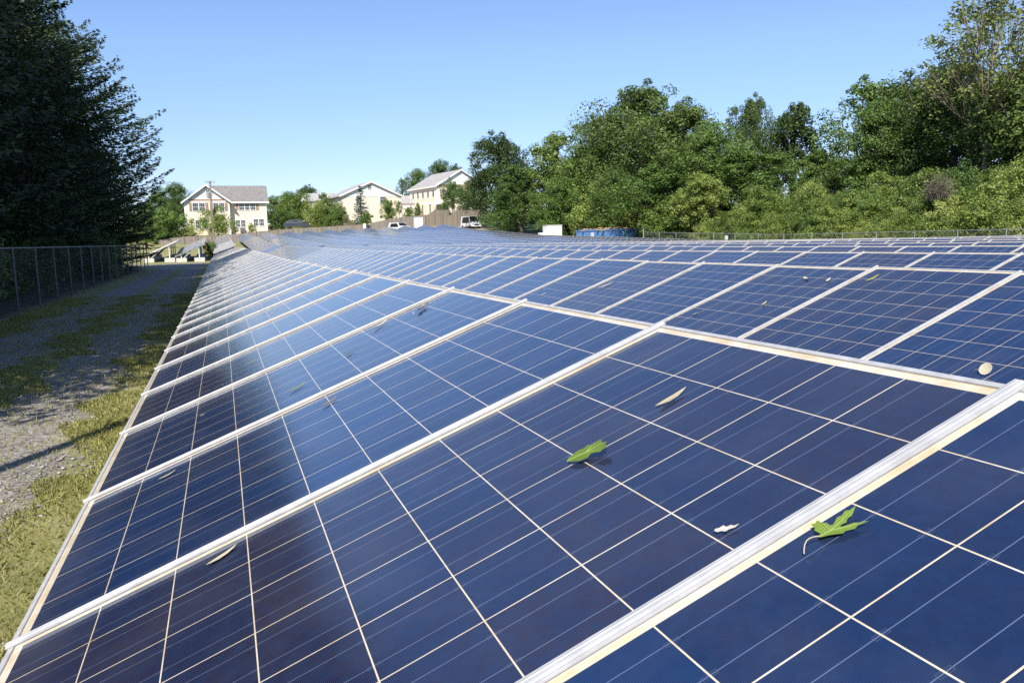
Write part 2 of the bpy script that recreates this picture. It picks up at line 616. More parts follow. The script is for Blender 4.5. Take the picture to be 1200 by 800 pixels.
def mod_matrix(xl, y, zl, slope, extra=0., jit=None):
    t_ = TILT + extra
    up = Vector((math.cos(t_), 0, math.sin(t_)))
    al = Vector((0, 1, slope)).normalized()
    n = up.cross(al).normalized()
    al = n.cross(up).normalized()
    mm = Matrix.Identity(4)
    for r in range(3):
        mm[r][0], mm[r][1], mm[r][2] = up[r], al[r], n[r]
    mm.translation = Vector((xl, y, zl))
    if jit is not None:
        mm = mm @ Matrix.Rotation(jit[0], 4, 'X') @ Matrix.Rotation(jit[1], 4, 'Y')
    return mm

def leg_mesh(h):
    b = MB()
    b.box((0, 0, h / 2), (.05, .05, h + .1))
    return b

def solar_row(Xu, y_start, y_end, label, group, near_detail, zoff=0., tilt_extra=0., seedv=0, legstep=6, cap_parts=100, length_scale=1.0, blocks=False):
    rnd = random.Random(seedv)
    te = TILT + tilt_extra
    ml = MOD_L * length_scale
    n = int(round((y_end - y_start) / PITCH))
    def low(y):
        z = zu(Xu, y) + CAMZ + zoff
        return Vector((Xu - ml * math.cos(te), y, z - ml * math.sin(te)))
    root = empty('solar_panel_row', (Xu - .75, y_start, float(g(Xu - .75, y_start))), 0, label, 'solar panels', group)
    inv = Matrix.Translation(root.location).inverted()
    base_rail = []
    far = MB()
    for k in range(n):
        y = y_start + k * PITCH
        p0, p1 = low(y), low(y + PITCH)
        sl = (p1.z - p0.z) / PITCH
        jit = (rnd.gauss(0, .0022), rnd.gauss(0, .0020)) if k > 3 else None
        mm = mod_matrix(p0.x, y, p0.z, sl, tilt_extra, jit)
        if length_scale != 1.0:
            mm = mm @ Matrix.Scale(length_scale, 4, Vector((1, 0, 0)))
        tone = rnd.random() ** 1.3
        if seedv == 1 and k < 4:
            tone = (.22, .74, .10, .25)[k]
        if k < near_detail:
            f = link('module', ME_FACE, root)
            f.color = (tone, tone, tone, 1)
            f.matrix_local = inv @ mm
            fr = link('frame', ME_FRAME, f)
            st = link('cover_strip', ME_STRIP, f)
        elif k < cap_parts:
            f = link('module', ME_MOD if k < 22 else ME_MOD_LOW, root)
            f.color = (tone, tone, tone, 1)
            f.matrix_local = inv @ mm
        else:
            far.add([inv @ mm @ v.co for v in ME_MOD_LOW.vertices], [tuple(p.vertices) for p in ME_MOD_LOW.polygons])
            far.mi[-len(ME_MOD.polygons):] = [p.material_index for p in ME_MOD.polygons]
    if n > cap_parts:
        o = far.build('module_run', [M['cells_far'], M['frame']], root)
        o['kind'] = 'stuff'
    # rails under the modules
    for fr_ in (.22, .78):
        b = MB()
        pts = []
        for k in range(0, n + 1):
            y = y_start + k * PITCH
            p = low(y) + Vector((math.cos(te), 0, math.sin(te))) * (ml * fr_) + Vector((math.sin(te), 0, -math.cos(te))) * .068
            pts.append(inv @ p)
        b.tube(pts, .022, 4)
        b.build('rail', M['alu'], root)
    for k in range(1, n, legstep):
        y = y_start + k * PITCH
        for fr_ in (.22, .78):
            p = low(y) + Vector((math.cos(te), 0, math.sin(te))) * (ml * fr_) + Vector((math.sin(te), 0, -math.cos(te))) * .09
            gz = float(g(p.x, y))
            b = MB()
            h = max(p.z - gz, .1)
            b.box((p.x - root.location.x, y - root.location.y, gz + h / 2 - .05 - root.location.z), (.05, .05, h + .1))
            b.build('support_leg', M['galv'], root)
            if blocks:
                bb = MB()
                bb.box((p.x - root.location.x, y - root.location.y, gz + .12 - root.location.z), (.7 if fr_ < .5 else .5, .38, .34))
                bb.build('concrete_block', M['concrete'], root)
        if blocks:
            b = MB()
            pa = low(y) + Vector((math.cos(te), 0, math.sin(te))) * (ml * .30) + Vector((math.sin(te), 0, -math.cos(te))) * .08
            pb = low(y) + Vector((math.cos(te), 0, math.sin(te))) * (ml * .22)
            pb.z = float(g(pb.x, y)) + .25
            pc = low(y) + Vector((math.cos(te), 0, math.sin(te))) * (ml * .62) + Vector((math.sin(te), 0, -math.cos(te))) * .08
            b.tube([pb - root.location, pc - root.location], .03, 4)
            b.build('brace', M['galv'], root)
    return root

# far copies of the cell material without the object-local grid
def far_cells():
    t = NT('solar_cells_far')
    o = t.obj()
    n1 = t.noise(o, .9, 4)
    t.base(t.ramp(n1, [(.3, (.008, .025, .085)), (.7, (.02, .028, .075))]), .2)
    t.b.inputs['IOR'].default_value = 2.1
    t.b.inputs['Sheen Weight'].default_value = .30
    t.b.inputs['Sheen Roughness'].default_value = .4
    return t.mat
M['cells_far'] = far_cells()

ORD = ['nearest', 'second', 'third', 'fourth', 'fifth', 'sixth', 'seventh', 'eighth', 'ninth', 'tenth', 'eleventh', 'twelfth']
PHASE = {0: 1.790, 1: 3.03, 2: 5.40, 3: 7.78, 4: 11.01}
ROWX = [1.079, 4.04, 7.2, 10.4, 13.5, 16.65, 19.8, 22.95, 26.1, 29.3, 32.5, 35.7]
GRP = 'parallel rows of tilted solar panels'
def phase_start(i, y):
    ph = PHASE.get(i, random.random())
    return ph + math.ceil((y - ph) / PITCH) * PITCH
solar_row(ROWX[0], phase_start(0, -.3), 58.0, 'nearest row of blue solar panels, beside the gravel lane, with fallen leaves on it', GRP, 40, seedv=1)
solar_row(ROWX[0], 59.4, 131, 'raised far run of solar panels behind a step, in line with the nearest row', GRP, 0, seedv=101)
for i in range(1, 12):
    ys = max(-1.0, ROWX[i] / 1.338 - 5.0)
    if i == 11:
        lab = 'outermost row of solar panels, farthest from the lane, next to the chain link fence'
    else:
        lab = '%s row of blue solar panels counted from the gravel lane' % ORD[i]
    solar_row(ROWX[i], phase_start(i, ys), 131, lab, GRP, 34 if i < 3 else (14 if i == 3 else 0), seedv=i + 1)

# two loose tables standing beyond the lane's end, on concrete blocks
def table(Xl, y0, n, zl0, zl1, ml, tilt, label):
    root = empty('solar_panel_table', (Xl + .9, y0, float(g(Xl + .9, y0))), 0, label, 'solar panels', 'panel tables on concrete blocks')
    inv = Matrix.Translation(root.location).inverted()
    sl = (zl1 - zl0) / (n * PITCH)
    ls = ml / MOD_L
    up = Vector((math.cos(tilt), 0, math.sin(tilt)))
    dn = Vector((math.sin(tilt), 0, -math.cos(tilt)))
    for k in range(n):
        mm = mod_matrix(Xl, y0 + k * PITCH, zl0 + sl * k * PITCH, sl, tilt - TILT) @ Matrix.Scale(ls, 4, Vector((1, 0, 0)))
        link('module', ME_MOD, root).matrix_local = inv @ mm
    for fr_ in (.2, .8):
        b = MB()
        b.tube([inv @ (Vector((Xl, y0, zl0)) + up * ml * fr_ + dn * .07), inv @ (Vector((Xl, y0 + n * PITCH, zl1)) + up * ml * fr_ + dn * .07)], .035, 4)
        b.build('rail', M['alu'], root)
    for k in range(0, n + 1, 3):
        y = y0 + min(k, n - .15) * PITCH + .08
        zl = zl0 + sl * k * PITCH
        A = Vector((Xl, y, zl)) + up * ml * .2 + dn * .1
        B = Vector((Xl, y, zl)) + up * ml * .8 + dn * .1
        ga_, gb_ = float(g(A.x, y)), float(g(B.x, y))
        for P_, gz in ((A, ga_), (B, gb_)):
            b = MB().tube([inv @ P_, inv @ Vector((P_.x, y, gz + .1))], .04, 6)
            b.build('support_leg', M['white_paint'], root)
            b = MB().box(inv @ Vector((P_.x, y, gz + .13)), (.75, .5, .36))
            b.build('concrete_block', M['concrete'], root)
        b = MB().tube([inv @ Vector((A.x + .1, y, ga_ + .25)), inv @ (A + (B - A) * .55)], .035, 6)
        b.build('brace', M['galv'], root)
    return root
table(-5.75, 67, 10, .62, .95, 2.75, math.radians(25), 'panel table on concrete blocks, seen edge on, beside the chain link fence end')
table(-3.3, 66, 11, .66, 1.25, 2.35, math.radians(23), 'short panel table on concrete blocks between the edge on table and the nearest row')

# ------------------------------------------------------------------ chain link fences
def chain_fence(P0, P1, posts, H, label, mats, gap=.09, wr=.0022):
    root = empty('chain_link_fence', P0, 0, label, 'fence')
    P0 = Vector(P0)
    for p in posts:
        b = MB().tube([Vector(p) - P0 - Vector((0, 0, .1)), Vector(p) - P0 + Vector((0, 0, H + .04))], .026, 8)
        b.build('post', mats, root)
    b = MB()
    b.tube([Vector(p) - P0 + Vector((0, 0, H)) for p in posts], .021, 6)
    b.build('top_rail', mats, root)
    V, Fc = [], []
    d = (Vector(P1) - P0)
    L = math.hypot(d.x, d.y)
    ux, uy = d.x / L, d.y / L
    ss = [math.hypot(p[0] - P0.x, p[1] - P0.y) for p in posts]
    zz = [p[2] for p in posts]
    n = int(L / gap)
    rise = H - .05
    for sgn in (1, -1):
        for k in range(-int(rise / gap), n + int(rise / gap)):
            s0, s1, z0, z1 = k * gap, k * gap + sgn * rise, .03, H
            q = []
            a_, b_ = (s0, z0), (s1, z1)
            lo_, hi_ = 0., L
            if max(a_[0], b_[0]) <= lo_ or min(a_[0], b_[0]) >= hi_:
                continue
            t0, t1 = 0., 1.
            ds = b_[0] - a_[0]
            for lim in (lo_, hi_):
                tt = (lim - a_[0]) / ds
                if 0 < tt < 1:
                    if a_[0] + ds * .5 * (tt) < lo_ or a_[0] + ds * .5 * tt > hi_:
                        t0 = tt
                    else:
                        t1 = tt
            for tt in (t0, t1):
                s = a_[0] + ds * tt
                q.append((s, a_[1] + (b_[1] - a_[1]) * tt + float(np.interp(s, ss, zz)) - P0.z))
            (sa, za), (sb, zb) = q
            m0 = len(V)
            V += [(ux * (sa - wr), uy * (sa - wr), za), (ux * (sa + wr), uy * (sa + wr), za), (ux * (sb + wr), uy * (sb + wr), zb), (ux * (sb - wr), uy * (sb - wr), zb)]
            Fc.append((m0, m0 + 1, m0 + 2, m0 + 3))
    me = np_mesh('chain_link_mesh', np.array(V), np.array(Fc), mats)
    link('wire_mesh', me, root)
    return root
XL = -4.62
lp = [(XL, y, float(g(XL, y))) for y in np.arange(-7.6, 58.6, 2.44)]
chain_fence(lp[0], lp[-1], lp, 1.6, 'low grey chain link fence along the dark conifers beside the lane', M['galv_dark'])
XR = 40.6
rp = [(XR, y, float(g(XR, y))) for y in np.arange(10.1, 72, 3.05)]
rf = chain_fence(rp[0], rp[-1], rp, 1.7, 'long grey chain link fence at the foot of the overgrown bank', M['galv'], gap=.12, wr=.003)
b = MB().tube([(0, rp[-1][1] - rp[0][1] + .05, rp[-1][2] - rp[0][2]), (0, rp[-1][1] - rp[0][1] + .05, rp[-1][2] - rp[0][2] + 2.1)], .05, 8)
b.build('corner_post', M['galv'], rf)
p = at_x(851, 278.5, XR - .12)
sg = MB().box((0, 0, 0), (.03, .42, .36)).box((.035, 0, 0), (.04, .05, .3), 1).build('fence_sign', [M['white_paint'], M['galv']])
sg.location = (XR - .10, p.y, p.z)
tag(sg, 'small white plate fixed to the long chain link fence', 'sign')
# tall steel pole left of the picture, whose shadow crosses the gravel
pb = (-4.40, 1.95)
pole = empty('steel_pole', (pb[0], pb[1], 0), 0, 'tall steel pole whose shadow crosses the gravel in front', 'pole')
MB().tube([(0, 0, -.2), (0, 0, 7.2)], [.10, .075], 10).build('shaft', M['galv'], pole)
MB().box((0, 0, .02), (.3, .3, .04)).build('base_plate', M['galv'], pole)

# ------------------------------------------------------------------ trees
def leaf_cloud(cent, rad, per, size, rng, squash=.8, shell=.55, aspect=.62):
    """quads scattered in the outer part of clumps; returns verts, faces"""
    n = len(cent) * per
    d = rng.normal(size=(n, 3))
    d /= np.linalg.norm(d, axis=1)[:, None]
    rr = shell + (1 - shell) * rng.random(n) ** .7
    c = np.repeat(np.asarray(cent), per, 0)
    R_ = np.repeat(np.asarray(rad), per)
    p = c + d * (rr * R_)[:, None] * np.array([1, 1, squash])
    nrm = d * .9 + rng.normal(size=(n, 3)) * .36 + np.array([0, 0, .30])
    nrm /= np.linalg.norm(nrm, axis=1)[:, None]
    a = np.cross(nrm, rng.normal(size=(n, 3)))
    a /= np.linalg.norm(a, axis=1)[:, None] + 1e-9
    b = np.cross(nrm, a)
    s = size * (.6 + .8 * rng.random(n))[:, None]
    sag = nrm * s * .18
    v = np.stack([p - a * s, p - b * s * aspect - sag * .4, p + a * s * 1.0 - sag, p + b * s * aspect - sag * .4], 1).reshape(-1, 3)
    f = np.arange(n * 4).reshape(-1, 4)
    return v, f

def decid(name, H, R, seedv, leaf, bark, base=.12, lobes=11, clumps=13, per=46, leaf_size=.20, lobe_r=.34, gap=0., trunk_r=None, squash=.85, limbs=8, twigs=3, thin=1.):
    rng = np.random.default_rng(seedv)
    rnd = random.Random(seedv)
    lob = []
    for k in range(lobes):
        u = (k + .5) / lobes
        z = base + lobe_r * .55 + (1 - base - lobe_r * .9) * u
        env = math.sin(math.pi * min(1, (.22 + .70 * u))) ** .6
        ang = k * 2.399 + rnd.uniform(-.5, .5)
        rr = R * env * rnd.uniform(.30, .78) * (0.9 if u < .85 else .35)
        lob.append((Vector((rr * math.cos(ang), rr * math.sin(ang), z * H)), R * lobe_r * rnd.uniform(.8, 1.3) * (1.25 if u < .8 else .95)))
    cent, rad = [], []
    for c, r in lob:
        for _ in range(clumps):
            d = Vector((rng.normal(), rng.normal(), rng.normal() * .8 + .25)).normalized()
            q = c + d * r * rnd.uniform(.55, 1.05)
            if rnd.random() < gap:
                continue
            cent.append(tuple(q))
            rad.append(r * rnd.uniform(.28, .55))
    v, f = leaf_cloud(cent, rad, per, leaf_size, rng, squash)
    tr = trunk_r or H * .016 + .06
    tm = MB()
    bend = [Vector((rnd.uniform(-.03, .03) * H * t_, rnd.uniform(-.03, .03) * H * t_, H * t_)) for t_ in (0, .15, .35, .55, .75, .9)]
    bend[0].z = -.4
    tm.tube(bend, [tr * 1.35, tr, tr * .82, tr * .6, tr * .35, tr * .12], 8)
    for c, r in rnd.sample(lob, min(limbs, len(lob))):
        t0 = max(.12, min(.8, c.z / H - .22))
        s = Vector((0, 0, H * t0))
        mid = (s + c) / 2 + Vector((0, 0, -.03 * H))
        tm.tube([s, mid, c, c + (c - mid) * .5 + Vector((0, 0, .3 * r))], [tr * .5 * thin, tr * .35 * thin, tr * .2 * thin, tr * .05], 5)
        for _ in range(twigs):
            e = c + Vector((rnd.uniform(-1, 1), rnd.uniform(-1, 1), rnd.uniform(-.2, 1))) * r
            tm.tube([mid, (mid + e) / 2 + Vector((0, 0, .05 * H * rnd.random())), e], [tr * .22 * thin, tr * .14 * thin, tr * .03], 3)
    return (np_mesh(name + '_crown', v, f, leaf), tm.mesh(name + '_trunk', bark, True))

def conifer(name, H, R, seedv, leaf, bark, base=.04, whorl=.42, per=7, droop=.25, up=.0, tuft=.20, width=.07, power=.85, dens=1., flat=1., reps=3, fl=.18):
    rng = np.random.default_rng(seedv)
    P, Nn, A = [], [], []
    tm = MB()
    tr = H * .014 + .06
    tm.tube([(0, 0, -.4), (0, 0, H * .5), (0, 0, H)], [tr * 1.3, tr * .7, .02], 8)
    z = base * H
    pts, dirs, sz = [], [], []
    while z < H * .985:
        u = (z / H - base) / (1 - base)
        L0 = R * min(1., (1 - u) / flat) ** power * (.45 + .55 * min(1, u * 6 + .35)) + .15
        for k in range(per):
            ang = rng.random() * 6.283
            L = L0 * (.78 + .24 * rng.random())
            dz = (-droop + up * u) + rng.normal() * .15
            dr = np.array([math.cos(ang), math.sin(ang), 0])
            side = np.array([-math.sin(ang), math.cos(ang), 0])
            n_s = max(3, int(L / .17 * dens))
            t_ = (np.arange(n_s) + rng.random(n_s)) / n_s
            bp = np.array([0, 0, z]) + dr * (L * t_)[:, None] + np.array([0, 0, 1.]) * (L * (dz * t_ + fl * t_ ** 2.2))[:, None]
            wdt = .40 * L * (1 - t_) ** .5 * np.minimum(1, t_ * 4) + .10
            for _ in range(reps):
                off = rng.uniform(-1, 1, n_s) * wdt
                q = bp + side * off[:, None] + np.array([0, 0, 1]) * (-.10 * np.abs(off) + rng.normal(size=n_s) * .05)[:, None]
                dd = dr * .7 + side * np.sign(off)[:, None] * .75 + np.array([0, 0, 1]) * rng.normal(size=n_s)[:, None] * .35 + np.array([0, 0, up * .6])
                pts.append(q); dirs.append(dd); sz.append(np.full(n_s, tuft) * (.6 + .8 * rng.random(n_s)))
            if L > 1.2 and rng.random() < .12:
                tm.tube([(0, 0, z), tuple(bp[n_s // 2]), tuple(bp[-1])], [tr * .22, tr * .12, .01], 4)
        z += whorl * (.5 + 1. * rng.random())
    p = np.concatenate(pts); d = np.concatenate(dirs); s = np.concatenate(sz)[:, None]
    d /= np.linalg.norm(d, axis=1)[:, None]
    nr = np.cross(d, rng.normal(size=p.shape))
    nr /= np.linalg.norm(nr, axis=1)[:, None] + 1e-9
    w = s * (width / tuft)
    v = np.stack([p - d * s * .4, p + nr * w, p + d * s, p - nr * w], 1).reshape(-1, 3)
    f = np.arange(len(v)).reshape(-1, 4)
    return (np_mesh(name + '_crown', v, f, leaf), tm.mesh(name + '_trunk', bark, True))

def place(kind, proto, X, Y, H, label, cat='tree', group=None, rz=None, wx=1., H0=None, sink=0.):
    """proto: (crown mesh, trunk mesh, nominal height)"""
    z = float(g(X, Y)) - sink
    rz = random.uniform(0, 6.28) if rz is None else rz
    o = empty(kind, (X, Y, z), rz, label, cat, group)
    s = H / proto[2]
    o.scale = (s * wx, s * wx, s)
    link('trunk', proto[1], o)
    link('crown', proto[0], o)
    return o
def P_(pair, H):
    return (pair[0], pair[1], H)

T = {}
T['oak1'] = P_(decid('oak1', 16, 6.5, 1, M['leaf_dark'], M['bark'], .04, 20, 17, 88, .135, .34), 16)
T['oak2'] = P_(decid('oak2', 16, 6.0, 2, M['leaf_mid'], M['bark'], .03, 20, 17, 88, .135, .33), 16)
T['oak3'] = P_(decid('oak3', 18, 7.5, 3, M['leaf_dark'], M['bark'], .05, 24, 16, 88, .14, .29), 18)
T['lite1'] = P_(decid('lite1', 13, 4.8, 4, M['leaf_light'], M['bark'], .04, 14, 14, 90, .125, .31), 13)
T['lite2'] = P_(decid('lite2', 12, 4.6, 5, M['leaf_mid'], M['bark'], .03, 13, 14, 92, .125, .33), 12)
T['slim'] = P_(decid('slim', 14, 3.0, 6, M['leaf_dark'], M['bark'], .15, 12, 12, 80, .13, .42), 14)
T['airy'] = P_(decid('airy', 15, 5.0, 7, M['leaf_mid'], M['bark'], .22, 15, 11, 60, .12, .27, .15), 15)
T['sparse'] = P_(decid('sparse', 20, 6.6, 8, M['leaf_sparse'], M['bark_pale'], .38, 34, 13, 26, .115, .20, .2, .17, limbs=30, twigs=9, thin=.55), 20)
T['shrub1'] = P_(decid('shrub1', 3.0, 2.1, 21, M['leaf_shrub'], M['bark'], -.05, 9, 10, 115, .060, .40, limbs=4, trunk_r=.05), 3)
T['shrub2'] = P_(decid('shrub2', 3.0, 2.3, 22, M['leaf_light'], M['bark'], -.05, 10, 10, 115, .060, .36, limbs=4, trunk_r=.05), 3)
T['shrub3'] = P_(decid('shrub3', 3.0, 2.0, 23, M['leaf_mid'], M['bark'], -.05, 9, 10, 115, .060, .40, limbs=4, trunk_r=.05), 3)
T['shrub4'] = P_(decid('shrub4', 3.0, 1.8, 24, M['leaf_shrub'], M['bark'], -.05, 8, 9, 115, .060, .42, .1, limbs=6, trunk_r=.05), 3)
T['spruce1'] = P_(conifer('spruce1', 17, 5.3, 31, M['needle'], M['bark'], .03, .38, 11, .25, 0, .115, .032, .8, 1.7, .62, 9), 17)
T['spruce2'] = P_(conifer('spruce2', 16, 5.3, 32, M['needle'], M['bark'], .03, .40, 11, .18, 0, .12, .032, .85, 1.7, .70, 9), 16)
T['pine1'] = P_(conifer('pine1', 17, 5.5, 33, M['needle_pine'], M['bark'], .05, .42, 11, .02, .18, .13, .030, .75, 1.7, .62, 10, .34), 17)
T['blue'] = P_(conifer('blue', 7, 2.0, 35, M['needle_blue'], M['bark'], .05, .30, 7, .05, 0, .2, .06), 7)

# dark conifers behind the left fence: X, Y, height, width, proto, label
for X, Y, H, wx, k, lab in [
    (-8.7, 7.6, 17.5, 1.0, 'spruce2', 'dark spruce beside the near part of the lane, left of the picture'),
    (-8.9, 13.5, 18.5, 1.0, 'spruce1', 'dark spruce just outside the left edge, shading the lane'),
    (-9.0, 20.0, 20.0, .90, 'pine1', 'tall pine whose crown leans in over the left edge of the picture'),
    (-9.1, 26.5, 18.5, .92, 'spruce1', 'tallest dark spruce at the left edge of the picture, behind the fence'),
    (-9.0, 33.5, 16.5, .95, 'spruce2', 'dark spruce with grey green lit branch tips, right of the tallest spruce'),
    (-9.1, 41.0, 16.0, 1.12, 'pine1', 'white pine with feathery upturned branches above the dark spruces'),
    (-8.9, 49.0, 15.2, 1.36, 'pine1', 'broad white pine at the right end of the dark row, a long branch reaching right'),
    (-7.3, 53.5, 9.5, 1.25, 'spruce2', 'short dark spruce filling in under the broad white pine, at the fence end'),
    (-15.5, 18.0, 17.0, 1.2, 'spruce1', 'dark spruce in the second line, outside the left edge'),
    (-15.0, 33.0, 18.0, 1.2, 'spruce1', 'dark spruce in the second line behind the fence, left side'),
    (-15.0, 46.0, 17.0, 1.2, 'spruce2', 'dark spruce in the second line, behind the white pines'),
    (-14.0, 58.0, 13.0, 1.2, 'spruce1', 'dark spruce in the second line, near the far fence end'),
]:
    place('spruce_tree' if 'spruce' in k else 'pine_tree', T[k], X, Y, H, lab, group='dark conifers beside the lane', wx=wx)
# low growth under the conifers
for i in range(26):
    X = random.uniform(-8.5, -5.7)
    Y = random.uniform(4, 50)
    place('shrub', T['shrub3'], X, Y + 4, random.uniform(1.2, 2.4), 'shaded green shrub under the dark conifers behind the low fence', 'shrub', 'undergrowth below the conifers')

def by_px(px, X=None, Y=None):
    d = ray(px, 270)
    tn = d[0] / d[1]
    return (X, X / tn) if X is not None else (Y * tn, Y)
def top_h(px, py, X, Y):
    d = ray(px, py)
    return d[2] / d[1] * Y + CAMZ - float(g(X, Y))

FG = 'trees of the wood behind the panels'
for px, py, X, k, wx, kind, lab in [
    (588, 157, 47, 'oak1', 1.0, 'broadleaf_tree', 'rounded dark tree at the left end of the wood'),
    (556, 212, 48, 'oak2', .85, 'broadleaf_tree', 'lower tree leaning out beside the tan fence at the left end of the wood'),
    (612, 192, 44, 'lite2', 1.15, 'broadleaf_tree', 'lower green tree in front of the rounded dark tree'),
    (652, 153, 47, 'lite1', 1.0, 'broadleaf_tree', 'pale yellow green tree with a ragged top, right of the rounded dark tree'),
    (690, 172, 48, 'lite2', 1.1, 'broadleaf_tree', 'reddish green tree in the dip left of the tallest dark tree'),
    (660, 208, 44, 'oak2', .9, 'broadleaf_tree', 'bushy tree above the white cabinet'),
    (712, 130, 51, 'oak3', .8, 'broadleaf_tree', 'left shoulder of the tallest dark tree mass'),
    (752, 100, 52, 'oak3', 1.0, 'broadleaf_tree', 'tallest broad dark tree, above the blue container'),
    (795, 120, 52, 'oak1', .9, 'broadleaf_tree', 'dark tree at the right shoulder of the tallest tree'),
    (725, 200, 45.5, 'oak2', .8, 'broadleaf_tree', 'leafy tree directly behind the blue container'),
    (775, 190, 45.5, 'lite2', 1.1, 'broadleaf_tree', 'green tree behind the fence corner post'),
    (834, 146, 52, 'oak2', .85, 'broadleaf_tree', 'round mid green tree right of the tallest tree'),
    (822, 200, 46, 'lite1', .9, 'broadleaf_tree', 'light green low tree near the start of the long fence'),
    (880, 113, 66, 'oak3', .50, 'broadleaf_tree', 'dark tree with a flat top standing behind the bank'),
    (928, 112, 72, 'slim', 1.1, 'broadleaf_tree', 'slender dark tree, narrow top against the sky'),
    (870, 172, 54, 'lite2', 1.2, 'broadleaf_tree', 'leafy tree on the bank below the flat topped dark tree'),
    (908, 176, 60, 'lite2', .9, 'broadleaf_tree', 'loose leafy tree left of the gap in the treetops'),
    (955, 176, 66, 'lite2', 1.0, 'broadleaf_tree', 'hazy leafy tree below the gap in the treetops'),
    (982, 184, 60, 'lite1', .9, 'broadleaf_tree', 'yellow green low tree at the right of the sky gap'),
    (1012, 88, 62, 'airy', 1.05, 'broadleaf_tree', 'airy tree with open branches right of the sky gap'),
    (1030, 118, 59, 'oak2', .72, 'broadleaf_tree', 'dense tree below the airy tree on the bank'),
    (1075, 86, 64, 'oak1', .9, 'broadleaf_tree', 'dark tree between the airy tree and the tall sparse tree'),
    (1112, 70, 62, 'oak3', .75, 'broadleaf_tree', 'dark dense tree behind the pale trunk'),
    (1150, -16, 57, 'sparse', 1.1, 'broadleaf_tree', 'tallest sparse tree with few yellow green leaves and pale trunk'),
    (1140, 95, 60, 'airy', .9, 'broadleaf_tree', 'open dark green tree left of the pale trunk'),
    (1195, 70, 59, 'oak1', .85, 'broadleaf_tree', 'dark dense tree at the right edge of the picture'),
    (1232, 60, 60, 'oak3', .85, 'broadleaf_tree', 'dark tree just outside the right edge of the picture'),
]:
    x_, y_ = by_px(px, X=X)
    H = top_h(px, py, x_, y_)
    pr = T[k]
    place(kind, pr, x_, y_, H * 1.03, lab, group=FG, wx=wx * 1.12 * min(1.3, max(.85, pr[2] / H)) if k != 'sparse' else 1.45)
# trunks seen in the dark at right: slim understory
# thicket of shrubs on the bank
# stems and crowns of many sizes
SH = ['shrub1', 'shrub2', 'shrub3', 'shrub4', 'shrub1', 'shrub2', 'shrub4']
for i in range(250):
    px = random.uniform(770, 1290)
    X = random.uniform(43.0, 58)
    x_, y_ = by_px(px, X=X)
    if y_ > 92 or y_ < 22:
        continue
    Hs = random.choice([1.2, 1.6, 2.0, 2.4, 2.9, 3.6]) * random.uniform(.85, 1.15) * (.55 if X < 44 else (.8 if X < 46 else (1 if X < 52 else .72)))
    k = random.choice(SH)
    place('shrub', T[k], x_, y_, Hs, 'leafy green shrub in the thicket on the bank behind the long fence', 'shrub', 'shrubs of the overgrown bank', wx=random.uniform(.7, 1.15))
for px, X, Hs, k in [(665, 44.5, 4, 'shrub3'), (696, 47, 5, 'shrub1'), (722, 47.5, 5, 'shrub3'), (750, 47.5, 4.5, 'shrub1'), (776, 44.5, 4.2, 'shrub2'), (605, 47, 6, 'shrub3'), (705, 46, 6.5, 'shrub2'), (735, 47, 6, 'shrub1')]:
    x_, y_ = by_px(px, X=X)
    place('shrub', T[k], x_, y_, Hs, 'tall leafy shrub at the foot of the wood behind the cabinet and container', 'shrub', 'shrubs at the foot of the wood')
# brown dead patch on the bank
x_, y_ = by_px(1097, X=46)
pd = at_x(1097, 222, 46)
bm_ = MB()
rr = random.Random(5)
for k in range(520):
    c = Vector((rr.gauss(0, .35), rr.gauss(0, .45), abs(rr.gauss(0, .6))))
    d = Vector((rr.uniform(-1, 1), rr.uniform(-1, 1), rr.uniform(-.3, .8))) * .4
    bm_.tube([c - d, c + d * .2 + Vector((0, 0, .1)), c + d], [.016, .012, .005], 3, cap=False)
db_ = bm_.build('dead_bush', M['dead'])
db_.location = (x_, y_, pd.z - .6)
db_.scale = (1, 1.0, .95)
tag(db_, 'brown dead bush tangled in the green thicket on the bank', 'bush')

# ------------------------------------------------------------------ houses
def frame_at(px0, px1, py_base, Y):
    a_, b_ = at(px0, py_base, Y), at(px1, py_base, Y)
    return a_, b_

def window(root, x, z, w, h, yf, panes=2, shutters=None, wall='y', dark=False):
    """window on a wall facing -y at y=yf (local)"""
    f = MB()
    t_ = .11
    f.b2((x - w / 2 - t_, yf - .07, z - t_), (x + w / 2 + t_, yf - .003, z)); f.b2((x - w / 2 - t_, yf - .07, z + h), (x + w / 2 + t_, yf - .003, z + h + t_))
    f.b2((x - w / 2 - t_, yf - .07, z), (x - w / 2, yf - .003, z + h)); f.b2((x + w / 2, yf - .07, z), (x + w / 2 + t_, yf - .003, z + h))
    for k in range(1, panes):
        xm = x - w / 2 + w * k / panes
        f.b2((xm - .08, yf - .065, z), (xm + .08, yf - .003, z + h))
    for k in range(panes):
        xa = x - w / 2 + w * k / panes
        xb = xa + w / panes
        f.b2((xa, yf - .05, z + h * .5 - .025), (xb, yf - .02, z + h * .5 + .025))
        for q in (1 / 3, 2 / 3):
            f.b2((xa + (xb - xa) * q - .014, yf - .045, z), (xa + (xb - xa) * q + .014, yf - .022, z + h))
    fo = f.build('window', M['white_paint'], root)
    p = MB()
    p.b2((x - w / 2 - .01, yf - .018, z - .01), (x + w / 2 + .01, yf - .002, z + h + .01))
    p.build('pane', M['glass'], fo)
    if shutters:
        for s in (-1, 1):
            q = MB()
            xs = x + s * (w / 2 + t_ + .24)
            q.b2((xs - .22, yf - .05, z - .03), (xs + .22, yf - .004, z + h + .03))
            q.build('shutter', shutters, root)
    return fo

